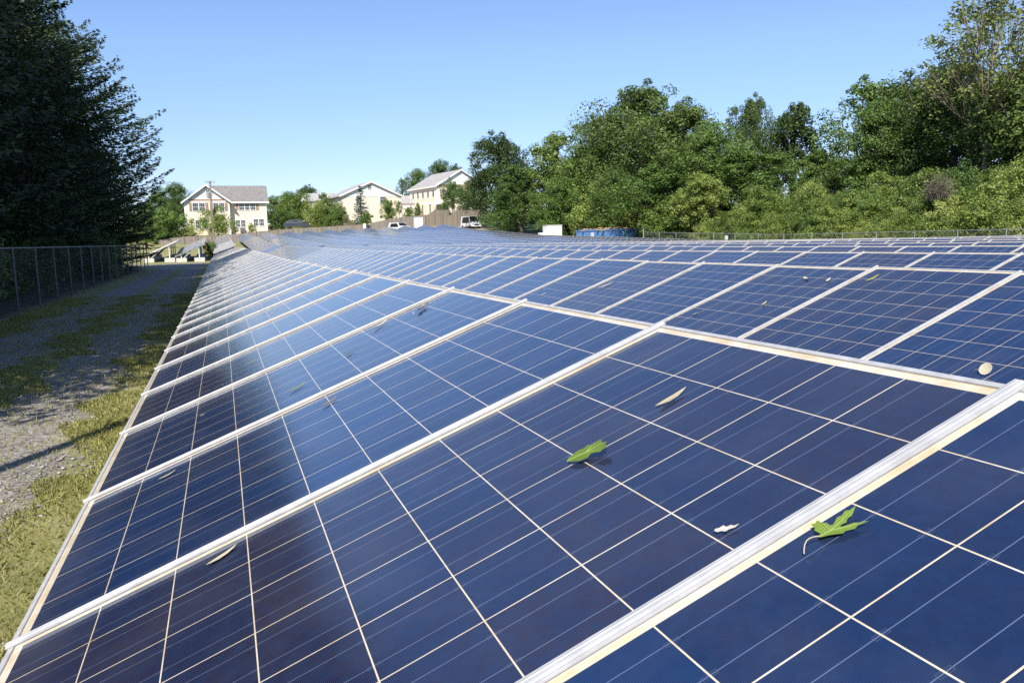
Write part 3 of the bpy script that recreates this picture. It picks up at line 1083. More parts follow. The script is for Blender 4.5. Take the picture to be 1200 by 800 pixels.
def gable_roof(root, x0, x1, y0, y1, ze, zr, over=.45, axis='y', mat=None, thick=.2):
    """ridge along axis"""
    b = MB()
    if axis == 'y':
        xm = (x0 + x1) / 2
        sl = (zr - ze) / (xm - x0)
        for s, xe in ((-1, x0 - over), (1, x1 + over)):
            zE = ze - sl * over
            poly = [(xe, y0 - over, zE), (xm, y0 - over, zr), (xm, y0 - over, zr + thick), (xe, y0 - over, zE + thick)]
            b.prism(poly, (0, (y1 - y0) + 2 * over, 0))
    else:
        ym = (y0 + y1) / 2
        sl = (zr - ze) / (ym - y0)
        for s, ye in ((-1, y0 - over), (1, y1 + over)):
            zE = ze - sl * over
            poly = [(x0 - over, ye, zE), (x0 - over, ym, zr), (x0 - over, ym, zr + thick), (x0 - over, ye, zE + thick)]
            b.prism(poly, ((x1 - x0) + 2 * over, 0, 0))
    return b.build('roof', mat, root)

# house one: tan two storey house with a projecting gable block
Y1 = 147.0
def lx(px): return at(px, 250, Y1).x
def lz(py, px=265): return at(px, py, Y1).z
hx = lx(265)
zb = lz(272) - 1.2
h1 = empty('house', (hx, Y1, zb), 0, 'tan two storey house with white front gable and grey roof, behind the utility pole', 'house')
X_ = lambda px: lx(px) - hx
Z_ = lambda py: lz(py) - zb
xa, xb, xc = X_(216.5), X_(269.5), X_(313)
ze, zr = Z_(236), Z_(217.5)
b = MB()
b.b2((xa, 0, 0), (xb, 9, ze)); b.b2((xb, 1.3, 0), (xc, 9, ze - .01))
b.build('wall', M['cream_siding'], h1)
b = MB()
b.prism([(xa + .02, -.012, ze), (xb - .02, -.012, ze), ((xa + xb) / 2, -.012, zr - .1)], (0, .4, 0))
b.build('gable', M['white_siding'], h1)
MB().b2((xa - .05, -.08, ze - .10), (xb + .05, -.015, ze + .08)).build('gable_band', M['white_paint'], h1)
MB().b2((xa + .9, -.06, ze + .09), (xb - .9, -.014, ze + .38)).build('gable_board', M['trim_brown'], h1)
gable_roof(h1, xa, xb, 0, 8.0, ze, zr, .5, 'y', M['shingle'])
r_ = gable_roof(h1, (xa + xb) / 2 + .45, xc, 1.3, 9.0, ze, zr + .12, .45, 'x', M['shingle'])
b = MB()   # white rake boards and fascia
for s in (-1, 1):
    xe = xa - .5 if s < 0 else xb + .5
    xm = (xa + xb) / 2
    sl = (zr - ze) / (xm - xa)
    b.prism([(xe, -.53, ze - sl * .5 - .08), (xm, -.53, zr - .08), (xm, -.53, zr + .22), (xe, -.53, ze - sl * .5 + .22)], (0, .025, 0))
b.b2((xb + .5, .82, ze - .30), (xc + .5, .86, ze - .02))
b.build('fascia', M['white_paint'], h1)
b = MB()
b.b2((xa - .03, -.03, 0), (xa + .28, -.004, ze - .11)); b.b2((xb - .28, -.03, 0), (xb + .02, -.004, ze - .11)); b.b2((xc - .22, 1.27, 0), (xc + .03, 1.296, ze - .3))
b.build('corner_board', M['white_paint'], h1)
window(h1, X_(233.5), Z_(247), X_(240.5) - X_(226.5), Z_(238) - Z_(247), 0, 2, M['trim_brown'])
window(h1, X_(257), Z_(247), X_(263) - X_(250.5), Z_(238) - Z_(247), 0, 2, M['trim_brown'])
window(h1, X_(235.3), Z_(267), X_(242) - X_(228.6), Z_(258) - Z_(267), 0, 2)
window(h1, X_(290.5), Z_(246), X_(300) - X_(281), Z_(238) - Z_(246), 1.3, 3, M['trim_brown'])
window(h1, X_(281.5), Z_(266), X_(287) - X_(276), Z_(258) - Z_(266), 1.3, 2)
window(h1, X_(303), Z_(265), X_(309) - X_(297), Z_(257) - Z_(265), 1.3, 2)
window(h1, X_(245.3), Z_(228), .55, .8, -.015, 1)
MB().b2((X_(280.5), .7, Z_(272.5)), (X_(286), 1.29, Z_(267.5))).build('air_conditioner', M['galv_dark'], h1)

# house two: wide white gable
Y2 = 158.0
cx = at(436, 250, Y2).x
def Zb(py, Y=Y2, px=436): return at(px, py, Y).z
zb2 = Zb(262) - 1.0
h2 = empty('house', (cx, Y2, zb2), math.radians(5), 'wide pale house with white gable end and a small attic window', 'house')
w2 = (at(472, 250, Y2).x - at(401, 250, Y2).x) / 2
ze2, zr2 = Zb(229.5) - zb2, Zb(213.5) - zb2
MB().b2((-w2, 0, 0), (w2, 13, ze2)).build('wall', M['cream_siding'], h2)
b = MB().prism([(-w2 + .02, -.012, ze2), (w2 - .02, -.012, ze2), (0, -.012, zr2 - .08)], (0, .4, 0))
b.build('gable', M['white_siding'], h2)
MB().b2((-w2, -.06, ze2 - .2), (w2, -.014, ze2 + .08)).build('gable_band', M['white_paint'], h2)
gable_roof(h2, -w2, w2, 0, 13, ze2, zr2, .45, 'y', M['shingle_pale'])
b = MB()
sl = (zr2 - ze2) / w2
for s in (-1, 1):
    xe = s * (w2 + .45)
    b.prism([(xe, -.48, ze2 - sl * .45 - .1), (0, -.48, zr2 - .1), (0, -.48, zr2 + .22), (xe, -.48, ze2 - sl * .45 + .22)], (0, .025, 0))
b.build('fascia', M['white_paint'], h2)
xw = lambda px: at(px, 235, Y2).x - cx
window(h2, xw(420), Zb(238) - zb2, 1.0, 1.5, 0, 1, M['tan_siding'])
window(h2, xw(449), Zb(238) - zb2, 1.1, 1.5, 0, 1, M['tan_siding'])
window(h2, xw(433.7), Zb(221.5) - zb2, .7, .7, -.012, 1)
b = MB()
for k in range(9):
    b.b2((xw(417) - k * .33, -1.3, Zb(254) - zb2 - 1.4 + .18 * k), (xw(417) - k * .33 + .34, -.2, Zb(254) - zb2 - 1.34 + .18 * k))
b.tube([(xw(418), -1.3, Zb(252) - zb2 - .6), (xw(407), -1.3, Zb(245.5) - zb2)], .05, 5)
b.build('stair', M['white_paint'], h2)
# small roof between houses
Y2b = 185
pA = at(372, 240, Y2b)
zb5 = pA.z - 3.5
h5 = empty('house', (pA.x, Y2b, zb5), math.radians(-12), 'small grey roofed house half hidden behind trees, left of the white gable', 'house')
w5 = 3.2
z5 = at(372, 235, Y2b).z - zb5
MB().b2((-w5, 0, 0), (w5, 7, z5)).build('wall', M['white_siding'], h5)
gable_roof(h5, -w5, w5, 0, 7, z5, at(372, 226.5, Y2b).z - zb5, .4, 'x', M['shingle_pale'])
window(h5, 0, z5 - 2.0, 1, 1.3, 0, 1)

# house three: tan house on the rise, side wall and front gable
Y3 = 182.0
c3 = at(512, 245, Y3)
zb3 = at(512, 247, Y3).z - 1.0
h3 = empty('house', (c3.x, Y3, zb3), math.radians(10), 'tan house on the rise at right, grey roof and porch canopy', 'house')
ze3, zr3 = at(512, 217.5, Y3).z - zb3, at(544, 199, Y3).z - zb3
W3, D3 = 13.0, 16.0
MB().b2((0, 0, 0), (W3, D3, ze3)).build('wall', M['tan_siding'], h3)
MB().prism([(.02, -.012, ze3 + .3), (W3 - .02, -.012, ze3 + .3), (W3 / 2, -.012, zr3 - .05)], (0, .4, 0)).build('gable', M['white_siding'], h3)
MB().b2((0, -.05, ze3 - .28), (W3, -.014, ze3 + .28)).build('gable_band', M['trim_brown'], h3)
gable_roof(h3, 0, W3, 0, D3, ze3, zr3, .5, 'y', M['shingle_pale'])
b = MB()
sl = (zr3 - ze3) / (W3 / 2)
for s in (-1, 1):
    xe = -.5 if s < 0 else W3 + .5
    b.prism([(xe, -.53, ze3 - sl * .5 - .1), (W3 / 2, -.53, zr3 - .1), (W3 / 2, -.53, zr3 + .22), (xe, -.53, ze3 - sl * .5 + .22)], (0, .025, 0))
b.b2((-.54, -.5, ze3 - sl * .5 - .1), (-.51, D3 + .5, ze3 - sl * .5 + .2))
b.build('fascia', M['white_paint'], h3)
window(h3, 2.0, ze3 - 2.4, 1.0, 1.5, 0, 1, M['trim_brown'])
window(h3, 5.9, ze3 - 2.4, 1.0, 1.5, 0, 1, M['trim_brown'])
window(h3, 7.8, ze3 - 5.2, 1.4, 1.3, 0, 2)
for k in range(5):   # side wall windows, on the wall facing -x
    y = 1.6 + k * 3.0
    f = MB()
    f.b2((-.07, y - .6, ze3 - 2.6), (-.003, y + .6, ze3 - .75))
    fo = f.build('window', M['white_paint'], h3)
    MB().b2((-.078, y - .45, ze3 - 2.45), (-.071, y + .45, ze3 - .9)).build('pane', M['glass'], fo)
MB().b2((-.02, -.03, 0), (.25, -.004, ze3 - .3)).build('corner_board', M['white_paint'], h3)
b = MB()
zc = at(505, 240, Y3).z - zb3
b.prism([(-4.4, -5.5, zc - .15), (-4.4, -.2, zc + .35), (-4.4, -.2, zc + .55), (-4.4, -5.5, zc + .05)], (6.6, 0, 0))
b.build('porch_roof', M['white_paint'], h3)
for x, y in ((-4.1, -5.2), (1.9, -5.2), (-4.1, -1)):
    MB().b2((x - .12, y - .12, -2), (x + .12, y + .12, zc - .12)).build('porch_post', M['fence_tan'], h3)
# low house between two and three
Y6 = 195
c6 = at(478, 240, Y6)
h6 = empty('house', (c6.x, Y6, c6.z - 3), 0, 'low grey roofed house glimpsed between the two tan houses', 'house')
MB().b2((-2.6, 0, 0), (2.6, 6, 3.4)).build('wall', M['white_siding'], h6)
gable_roof(h6, -2.6, 2.6, 0, 6, 3.4, 5.2, .3, 'x', M['shingle_pale'])

# ------------------------------------------------------------------ wooden fence behind the rows
def wood_fence(pts, H, label, mat, every=2.4):
    P0 = Vector(pts[0])
    root = empty('wooden_fence', P0, 0, label, 'fence')
    for a_, b_ in zip(pts[:-1], pts[1:]):
        a_, b_ = Vector(a_), Vector(b_)
        d = b_ - a_
        L = math.hypot(d.x, d.y)
        n = max(1, round(L / every))
        dirv = Vector((d.x / L, d.y / L, 0))
        nr = Vector((-dirv.y, dirv.x, 0))
        for k in range(n):
            p, q = a_ + d * (k / n), a_ + d * ((k + 1) / n)
            p, q = p - P0, q - P0
            m_ = MB()
            m_.prism([p + Vector((0, 0, -.5)), q + Vector((0, 0, -.5)), q + Vector((0, 0, H)), p + Vector((0, 0, H + .02))], nr * .04)
            m_.build('panel', mat, root)
            m_ = MB()
            m_.tube([p - nr * .05 + Vector((0, 0, -.5)), p - nr * .05 + Vector((0, 0, H + .12))], .07, 4)
            m_.build('post', mat, root)
    return root
tops = [(186, 281), (215, 277.5), (265, 275.5), (300, 271.5), (325, 269.5), (360, 267), (395, 265), (428, 263)]
fp = []
for px, py in tops:
    q = at(px, py, 138.0)
    fp.append((q.x, q.y, q.z - 1.9))
wood_fence(fp, 1.9, 'long weathered grey board fence below the tan house', M['fence_wood'])
fp = []
for px, py in [(434, 261.5), (455, 257), (470, 255), (497, 252)]:
    q = at(px, py, 143.0)
    fp.append((q.x, q.y, q.z - 2.2))
wood_fence(fp, 2.2, 'taller board fence below the wide white gable house', M['fence_wood'])
def slope_fence(ps, H, Y, label):
    fp = []
    for px, py in ps:
        q = at(px, py, Y)
        fp.append((q.x, q.y, q.z - H))
    return wood_fence(fp, H, label, M['fence_tan'], 3)
slope_fence([(498, 254), (509, 246.5), (526, 246)], 3.6, 147, 'tan plank wall with a sloping top below the porch canopy')
slope_fence([(519, 259), (535, 246.5), (562, 246)], 3.6, 144, 'tan plank wall with a sloping top beside the wood')

# ------------------------------------------------------------------ utility pole and wire
Yp = 141.0
ptop, pbot = at(247, 212, Yp), at(250.5, 276, Yp)
up_ = empty('utility_pole', (pbot.x, Yp, pbot.z - 1.5), 0, 'wooden utility pole with transformer in front of the white front gable', 'pole')
hh = ptop.z - pbot.z + 1.5
MB().tube([(0, 0, 0), (0, 0, hh)], [.19, .12], 8).build('shaft', M['pole_wood'], up_)
b = MB().box((0, -.15, hh - .25), (1.5, .1, .12))
for s in (-.65, -.3, .3, .65):
    b.tube([(s, -.15, hh - .2), (s, -.15, hh + .05)], .04, 6)
b.build('crossarm', M['pole_wood'], up_)
b = MB().tube([(-.42, -.2, hh - 2.9), (-.42, -.2, hh - 1.9)], .26, 10)
b.tube([(-.42, -.2, hh - 1.9), (-.42, -.2, hh - 1.7)], .06, 6)
b.build('transformer', M['galv'], up_)
MB().tube([(.3, -.1, hh - 2.5), (.3, -.1, hh - 1.5)], .05, 6).build('cutout', M['galv_dark'], up_)
wl = MB()
wa, wb = Vector((pbot.x, Yp, ptop.z - 1.6)), at(150, 232, 150)
wl.tube([wa + (wb - wa) * (k / 10) - Vector((0, 0, .9 * math.sin(math.pi * k / 10))) for k in range(11)], .022, 4)
tag(wl.build('overhead_wire', M['black_frame']), 'thin overhead wire running left from the utility pole', 'wire')

# ------------------------------------------------------------------ trees and bushes among the houses
def px_tree(kind, k, px, pt, pb, Y, label, cat='tree', wx=1., group=None):
    a_, b_ = at(px, pt, Y), at(px, pb, Y)
    o = empty(kind, (b_.x, Y, b_.z), random.uniform(0, 6.28), label, cat, group)
    s = (a_.z - b_.z) / T[k][2]
    o.scale = (s * wx, s * wx, s)
    link('trunk', T[k][1], o); link('crown', T[k][0], o)
    return o
px_tree('broadleaf_tree', 'oak2', 208, 213, 272, 170, 'leafy tree behind the left end of the tan house')
px_tree('broadleaf_tree', 'lite2', 172, 236, 290, 110, 'dark leafy tree behind the fence corner, under the long pine branch', 'tree', 1.2)
px_tree('broadleaf_tree', 'oak2', 188, 224, 275, 165, 'tree between the dark conifers and the tan house')
px_tree('shrub', 'shrub3', 200, 249, 285, 142, 'dark green bush beside the left end of the board fence', 'shrub', 1.1)
px_tree('shrub', 'shrub3', 184, 246, 288, 140, 'broad dark bush under the last conifer', 'shrub', 1.2)
px_tree('shrub', 'shrub4', 223, 264, 279, 140, 'low pale bush in front of the corner of the tan house', 'shrub', 1.1)
px_tree('broadleaf_tree', 'shrub2', 256, 246, 280, 142.2, 'bushy small tree in front of the tan house, beside the utility pole', 'tree', .85)
px_tree('shrub', 'shrub4', 295, 262, 274, 142, 'thin dry shrub below the right windows of the tan house', 'shrub', .8)
for px, pt, pb, Y, k, wx, lab in [
    (322, 229, 268, 180, 'oak2', 1.0, 'tree right behind the tan house'),
    (340, 224, 266, 190, 'oak2', 1.1, 'round tree left of the small grey roof'),
    (361, 216, 266, 200, 'oak1', 1.0, 'taller dark tree behind the small grey roof'),
    (354, 231, 268, 165, 'shrub2', 1.0, 'bright green tree above the dark parked car'),
    (330, 247, 271, 150, 'shrub3', 1.2, 'dark bush above the board fence, left of the parked car'),
    (376, 240, 268, 158, 'shrub1', 1.1, 'sunlit bush above the board fence, right of the parked car'),
    (335, 236, 268, 175, 'oak2', 1.1, 'low dense tree between the tan house and the grey roof'),
    (382, 223, 268, 166, 'airy', .9, 'thin dark topped tree in front of the small grey roof'),
    (385, 237, 268, 155, 'shrub2', .8, 'bright yellow green tree left of the white gable house'),
    (398, 243, 266, 152, 'shrub3', 1.0, 'shaded bush at the left corner of the white gable house'),
    (424, 217, 266, 150, 'blue', .95, 'thin blue grey spruce in front of the white gable'),
    (430, 249, 266, 147, 'shrub3', .8, 'small green tree at the foot of the blue grey spruce'),
    (455, 235, 260, 150, 'shrub3', .75, 'round bush in front of the right window of the white gable house'),
    (468, 234, 257, 150, 'airy', .8, 'thin small tree at the right corner of the white gable house'),
    (480, 243, 257, 150, 'shrub3', 1., 'low bush between the white gable house and the porch canopy'),
    (490, 240, 257, 152, 'shrub2', .5, 'narrow bright bush left of the porch canopy'),
    (472, 207, 245, 215, 'airy', .9, 'open tree behind, left of the tan house on the rise'),
    (490, 197, 245, 225, 'oak2', .9, 'big tree behind the roof of the tan house on the rise, left part'),
    (517, 187, 245, 225, 'oak2', 1.0, 'biggest tree behind the roof of the tan house on the rise'),
    (535, 192, 245, 225, 'oak1', .9, 'tree behind the ridge of the tan house, right part'),
    (530, 214, 247, 160, 'shrub3', .75, 'conical bushy tree in front of the tan house on the rise'),
]:
    kind = 'shrub' if 'shrub' in k else ('spruce_tree' if k == 'blue' else 'broadleaf_tree')
    px_tree(kind, k, px, pt, pb, Y, lab, 'shrub' if 'shrub' in k else 'tree', wx)
# far wooded horizon: trees one by one are a few pixels, low and mostly hidden
px_tree('shrub', 'shrub3', 247, 284, 302, 74, 'bush between the short panel table and the nearest row', 'shrub', .9)

# ------------------------------------------------------------------ vehicles and boxes behind the rows
def car(loc, rz, paint, label, L=4.5, W=1.8, H=1.5, van=False):
    root = empty('parked_car', loc, rz, label, 'car')
    # side profile along x, front at -y after turning: build with length along y, front toward -y
    if van:
        prof = [(-L/2, .35), (-L/2 - .02, .75), (-L/2 + .1, 1.0), (-L/2 + .95, 1.12), (-L/2 + 1.6, H), (L/2 - .25, H), (L/2, H - .6), (L/2, .35)]
    else:
        prof = [(-L/2, .32), (-L/2 - .03, .62), (-L/2 + .15, .80), (-L/2 + 1.15, .93), (-L/2 + 1.85, H - .03), (-L/2 + 2.4, H), (L/2 - 1.0, H - .03), (L/2 - .3, .98), (L/2, .92), (L/2 + .02, .35)]
    b = MB()
    n = len(prof)
    vs = []
    for s, ins in ((-1, .0), (1, .0)):
        for (y, z) in prof:
            tuck = .14 if z > 1.0 else 0.
            vs.append((s * (W / 2 - tuck), y, z))
    fs = [tuple(range(n)), tuple(range(n, 2 * n))[::-1]]
    fs += [(i, n + i, n + (i + 1) % n, (i + 1) % n) for i in range(n)]
    b.add(vs, fs)
    body = b.build('body', paint, root)
    k = 3 if van else 3
    (ya, za), (yb, zb_) = prof[k], prof[k + 1]
    wmb = MB()
    nrm = Vector((0, -(zb_ - za), (yb - ya))).normalized() * .012
    lo_, hi_ = .06, .94
    q = lambda t_, x: Vector((x, ya + (yb - ya) * t_, za + (zb_ - za) * t_)) + nrm
    wmb.add([q(lo_, -W/2 + .12), q(lo_, W/2 - .12), q(hi_, W/2 - .24), q(hi_, -W/2 + .24)], [(0, 1, 2, 3)])
    wmb.build('windscreen', M['car_glass'], root)
    for s in (-1, 1):
        m_ = MB()
        xx = s * (W / 2 - .06)
        m_.prism([(xx, yb - .35, .98), (xx, yb + .15, H - .14), (xx, L/2 - .9, H - .16), (xx, L/2 - .5, 1.0)], (s * .012 - s * .05, 0, 0))
        m_.build('side_window', M['car_glass'], root)
        for y in (-L/2 + .85, L/2 - .85):
            w_ = MB().tube([(s * (W/2 - .2), y, .33), (s * (W/2 + .01), y, .33)], .33, 14)
            w_.build('wheel', M['dark_void'], root)
        hl = MB().b2((s * (W/2 - .45), -L/2 - .04, .62), (s * (W/2 - .08), -L/2 + .06, .78))
        hl.build('headlight', M['alu'], root)
    MB().b2((-W/2 + .5, -L/2 - .035, .45), (W/2 - .5, -L/2 + .03, .74)).build('grille', M['dark_void'], root)
    MB().b2((-W/2, -L/2 - .08, .32), (W/2, -L/2 + .05, .44)).build('bumper', paint if van else M['dark_void'], root)
    return root
q = at(468, 268.5, 140)
car((q.x, 140, q.z - .6), math.radians(24), M['car_white'], 'white parked car behind the far ends of the panel rows', 4.4, 1.85, 1.75, True)
q = at(552, 267, 139)
car((q.x, 139, q.z - .1), math.radians(8), M['car_white'], 'white van facing the camera at the dark left end of the wood', 5.0, 1.95, 2.2, True)
q = at(348, 268, 146)
car((q.x, 146, q.z + .05), math.radians(80), M['car_dark'], 'dark blue car parked behind the board fence')

def cabinet(px0, px1, py0, py1, Y, D, label, mat, extra=False):
    a_, b_ = at(px0, py1, Y), at(px1, py0, Y)
    W = b_.x - a_.x
    H = b_.z - a_.z + 1.2
    root = empty('utility_cabinet', ((a_.x + b_.x) / 2, Y, a_.z - 1.2), 0, label, 'cabinet')
    MB().b2((-W/2, 0, 0), (W/2, D, H - .06)).build('body', mat, root)
    MB().b2((-W/2 - .05, -.05, H - .058), (W/2 + .05, D + .05, H)).build('lid', mat, root)
    d_ = MB().b2((-W/2 + .08, -.02, .2), (-.02, -.002, H - .15))
    dd = d_.build('door', mat, root)
    MB().b2((-.16, -.045, H * .5), (-.11, -.021, H * .5 + .2)).build('handle', M['galv_dark'], dd)
    d_ = MB().b2((.02, -.02, .2), (W/2 - .08, -.002, H - .15))
    d_.build('door', mat, root)
    if extra:
        MB().b2((-W/2 - .9, .2, 0), (-W/2 - .003, D * .6, H * .62)).build('side_box', mat, root)
    return root
x_, y_ = by_px(650, X=40.5)
cabinet(641, 658.5, 263.5, 275.5, y_, 1.4, 'white cabinet in front of the wood, left of the blue container', M['white_paint'], True)
cabinet(486, 495.5, 254.5, 265, 141, .9, 'white box beside the white parked car', M['white_paint'])
x_, y_ = by_px(428, Y=139)
q = at(426, 266, 138.6)
b = empty('bin', (q.x, 137.2, q.z - 1.0), 0, 'small white and dark bin at the end of the board fence', 'bin')
MB().b2((-.25, 0, 0), (.2, .45, 1.55)).build('white_box', M['white_paint'], b)
MB().b2((.22, 0, 0), (.85, .5, 1.35)).build('dark_box', M['dark_void'], b)

# blue container loaded with scrap timber
M['blue_steel'] = simple('blue_steel', (.12, .27, .58), .55, 0, .10, 2)
x0_, y0_ = by_px(675, X=42.0)
x1_, y1_ = by_px(741, X=42.0)
pa, pb2 = at_x(675, 266, 42.0), at_x(724, 266.5, 42.0)
gz0 = float(g(42.0, (pa.y + pb2.y) / 2))
L = pa.y - pb2.y
Hc = (pa.z + pb2.z) / 2 - gz0 - .15
ct = empty('scrap_container', (42.0, (pa.y + pb2.y) / 2, gz0 - .15), 0, 'blue steel container heaped with tan scrap timber', 'container')
b = MB()
Wc = 2.4
for (a_, c_) in (((0, -L/2, .2), (.08, L/2, Hc)), ((Wc - .08, -L/2, .2), (Wc, L/2, Hc)), ((.08, -L/2, .2), (Wc - .08, -L/2 + .08, Hc)), ((.08, L/2 - .08, .2), (Wc - .08, L/2, Hc)), ((.08, -L/2 + .08, .2), (Wc - .08, L/2 - .08, .3))):
    b.b2(a_, c_)
b.build('body', M['blue_steel'], ct)
MB().b2((-.06, -L/2 - .06, Hc - .14), (-.003, L/2 + .06, Hc + .03)).build('top_rim', M['blue_steel'], ct)
k = 0
yy = -L/2 + .3
while yy < L/2 - .2:
    MB().b2((-.04, yy - .05, .2), (-.004, yy + .05, Hc - .15)).build('rib', M['blue_steel'], ct)
    yy += L / 4
for yy in (-L/2 + .8, L/2 - .8):
    MB().tube([(.1, yy, .2), (Wc - .1, yy, .2)], .16, 10).build('roller', M['dark_void'], ct)
MB().b2((-.085, .35, .5), (-.075, 1.15, Hc - .3)).build('white_patch', M['white_paint'], ct)
b = MB()
rr = random.Random(3)
for k in range(150):
    c = Vector((rr.uniform(.3, Wc - .3), rr.uniform(-L/2 + .5, L/2 - .5), Hc - .2 + rr.random() * .32))
    R3 = Euler((rr.uniform(-.1, .1), rr.uniform(-.1, .1), rr.uniform(-.6, .6) + (math.pi / 2 if rr.random() < .7 else 0))).to_matrix()
    b.box(c, (rr.uniform(1.0, 2.0), rr.uniform(.1, .5), rr.uniform(.03, .1)), 0, R3)
so = b.build('scrap_timber', M['debris'])
so.location = (42.0, (pa.y + pb2.y) / 2, gz0 - .12)
tag(so, 'heap of tan scrap timber boards lying in the blue container', 'timber')

# ------------------------------------------------------------------ fallen leaves
M['lf_green'] = leafmat('fresh_green_leaf', (.13, .20, .025), (.19, .29, .04), (.28, .38, .07), .25, .5)
M['lf_vein'] = simple('leaf_vein', (.34, .46, .14), .5)
M['lf_yellow'] = leafmat('yellowing_leaf', (.26, .30, .05), (.36, .36, .08), (.45, .42, .12), .2)
M['lf_cream'] = leafmat('dry_cream_leaf', (.50, .42, .28), (.62, .54, .38), (.72, .66, .50), .15)
M['lf_white'] = leafmat('pale_dry_leaf', (.60, .54, .45), (.70, .64, .55), (.80, .75, .66), .15)
M['lf_brown'] = leafmat('brown_leaf', (.16, .10, .05), (.26, .17, .08), (.36, .25, .12), .15)
M['lf_dark'] = leafmat('dark_green_leaf', (.07, .10, .02), (.12, .15, .03), (.20, .22, .06), .2)
for _k in ('green', 'yellow', 'cream', 'white', 'brown', 'dark'):
    for _n in M['lf_' + _k].node_tree.nodes:
        if _n.type == 'TEX_NOISE':
            _n.inputs['Scale'].default_value = 55.

def outline(kind):
    if kind == 'maple':      # three toothed lobes meeting at the stem
        return [(0, 0), (.16, -.06), (.34, -.22), (.42, -.20), (.56, -.30), (.66, -.27), (.84, -.36), (.72, -.22), (.70, -.15), (.56, -.09), (.47, -.01), (.58, .02), (.64, -.01), (.76, .06), (.84, .04), (1.08, .15), (.92, .17), (.88, .23), (.74, .19), (.66, .22), (.46, .13),
                (.40, .15), (.42, .26), (.36, .31), (.36, .44), (.28, .39), (.20, .42), (.16, .28), (.10, .24), (.10, .10)]
    if kind == 'folded':
        return [(0, 0), (.14, -.14), (.30, -.26), (.50, -.30), (.58, -.18), (.66, -.20), (.80, -.34), (.90, -.30), (1.0, -.32), (1.0, -.14), (1.06, -.04), (.94, .06), (.98, .18), (.82, .24), (.72, .20), (.60, .30), (.50, .24), (.34, .28), (.20, .20), (.06, .14)]
    if kind == 'long':
        return [(0, 0), (.12, -.06), (.35, -.11), (.62, -.10), (.85, -.045), (1.0, 0), (.85, .05), (.62, .09), (.35, .10), (.12, .05)]
    if kind == 'ragged':
        return [(0, 0), (.10, -.14), (.25, -.10), (.40, -.22), (.55, -.12), (.80, -.14), (1.0, -.02), (.78, .02), (.70, .12), (.50, .10), (.42, .24), (.22, .14), (.08, .12)]
    return [(.5 + .5 * math.cos(a_) * (1.06 if abs(a_ - math.pi) < .3 else 1), .48 * math.sin(a_)) for a_ in np.linspace(0, 2 * math.pi, 16, endpoint=False)]

def fallen(px, py, row, kind, size, ang, mat, label, stem=0., curl=.25, lift=.004, lab_cat='leaf', tip=0., veins=None):
    Xu = ROWX[row]
    d = ray(px, py)
    y = 3.0
    for _ in range(12):     # meet the tilted plane of that row
        z0 = zu(Xu, y) + CAMZ
        nrm = Vector((-ST, 0, CT))
        s = (nrm.dot(Vector((Xu, y, z0 - CAMZ)))) / nrm.dot(Vector(d))
        p = Vector(d) * s
        y = p.y
    P = p + Vector((0, 0, CAMZ))
    up = Vector((CT, 0, ST)); al = Vector((0, 1, 0)); n = Vector((-ST, 0, CT))
    mm = Matrix.Identity(4)
    for r in range(3):
        mm[r][0], mm[r][1], mm[r][2] = up[r], al[r], n[r]
    mm.translation = P + n * lift
    mm = mm @ Matrix.Translation((0, 0, size * .5 * math.sin(abs(tip)))) @ Matrix.Rotation(tip, 4, 'Y') @ Matrix.Rotation(ang, 4, 'Z')
    ol = outline(kind)
    cxy = (.32, .04) if kind == 'maple' else (sum(a_ for a_, _ in ol) / len(ol), sum(b_ for _, b_ in ol) / len(ol))
    vs, fs = [], []
    rings = (0.0, .5, 1.0)
    hgt = lambda x, y: size * curl * ((x - .5) ** 2 * .9 + abs(y) ** 1.2 * .55) + size * .02
    c0 = (cxy[0], cxy[1])
    vs.append(((c0[0] - .5) * size, c0[1] * size, hgt(*c0)))
    m_ = len(ol)
    for q in (.55, 1.0):
        for (a_, b_) in ol:
            x = c0[0] + (a_ - c0[0]) * q
            yv = c0[1] + (b_ - c0[1]) * q
            vs.append(((x - .5) * size, yv * size, hgt(x, yv)))
    for i in range(m_):
        j = (i + 1) % m_
        fs.append((0, 1 + i, 1 + j))
        fs.append((1 + i, 1 + m_ + i, 1 + m_ + j, 1 + j))
    b = MB()
    b.add(vs, fs)
    if stem > 0:
        b2 = [(-.5 * size + .02 * size - stem * size * q_, stem * size * (.34 * q_ * (1 - q_) - .16 * q_ * q_), (hgt(0, 0) + .012 * q_) * (1 - q_ ** 3) + .001) for q_ in (0, .15, .3, .45, .6, .75, .9, 1.)]
    root = b.build('fallen_leaf', mat)
    sol = root.modifiers.new('thickness', 'SOLIDIFY')
    sol.thickness = size * .006
    root.matrix_world = mm
    tag(root, label, lab_cat, 'leaves fallen on the panels')
    if veins:
        vb = MB()
        o_ = veins[0]
        zz_ = size * .012
        vb.tube([(-.5 * size, 0, hgt(0, 0) + zz_), ((o_[0] - .5) * size, o_[1] * size, hgt(*o_) + zz_)], size * .010, 4)
        for e_ in veins[1:]:
            m__ = [o_[0] * .5 + e_[0] * .5, o_[1] * .5 + e_[1] * .5]
            vb.tube([((q_[0] - .5) * size, q_[1] * size, hgt(*q_) + zz_) for q_ in (o_, m__, e_)], [size * .010, size * .007, size * .003], 4)
        vb.build('veins', M['lf_vein'], root)
    if stem > 0:
        MB().tube(b2, size * .012, 5).build('stem', M['lf_cream'], root)
    return root
D = math.radians
fallen(689, 536, 0, 'folded', .078, D(-18), M['lf_green'], 'bright green lobed leaf lying across a cell line of the nearest row', curl=.10, tip=D(-8), veins=[(.5, 0), (.95, .0), (.8, -.24), (.8, .2)])
fallen(986, 620, 0, 'maple', .068, D(2), M['lf_green'], 'fresh green lobed leaf with a long stem in the right foreground', stem=.5, curl=.18, veins=[(.28, .02), (.80, -.32), (1.02, .14), (.36, .40)])
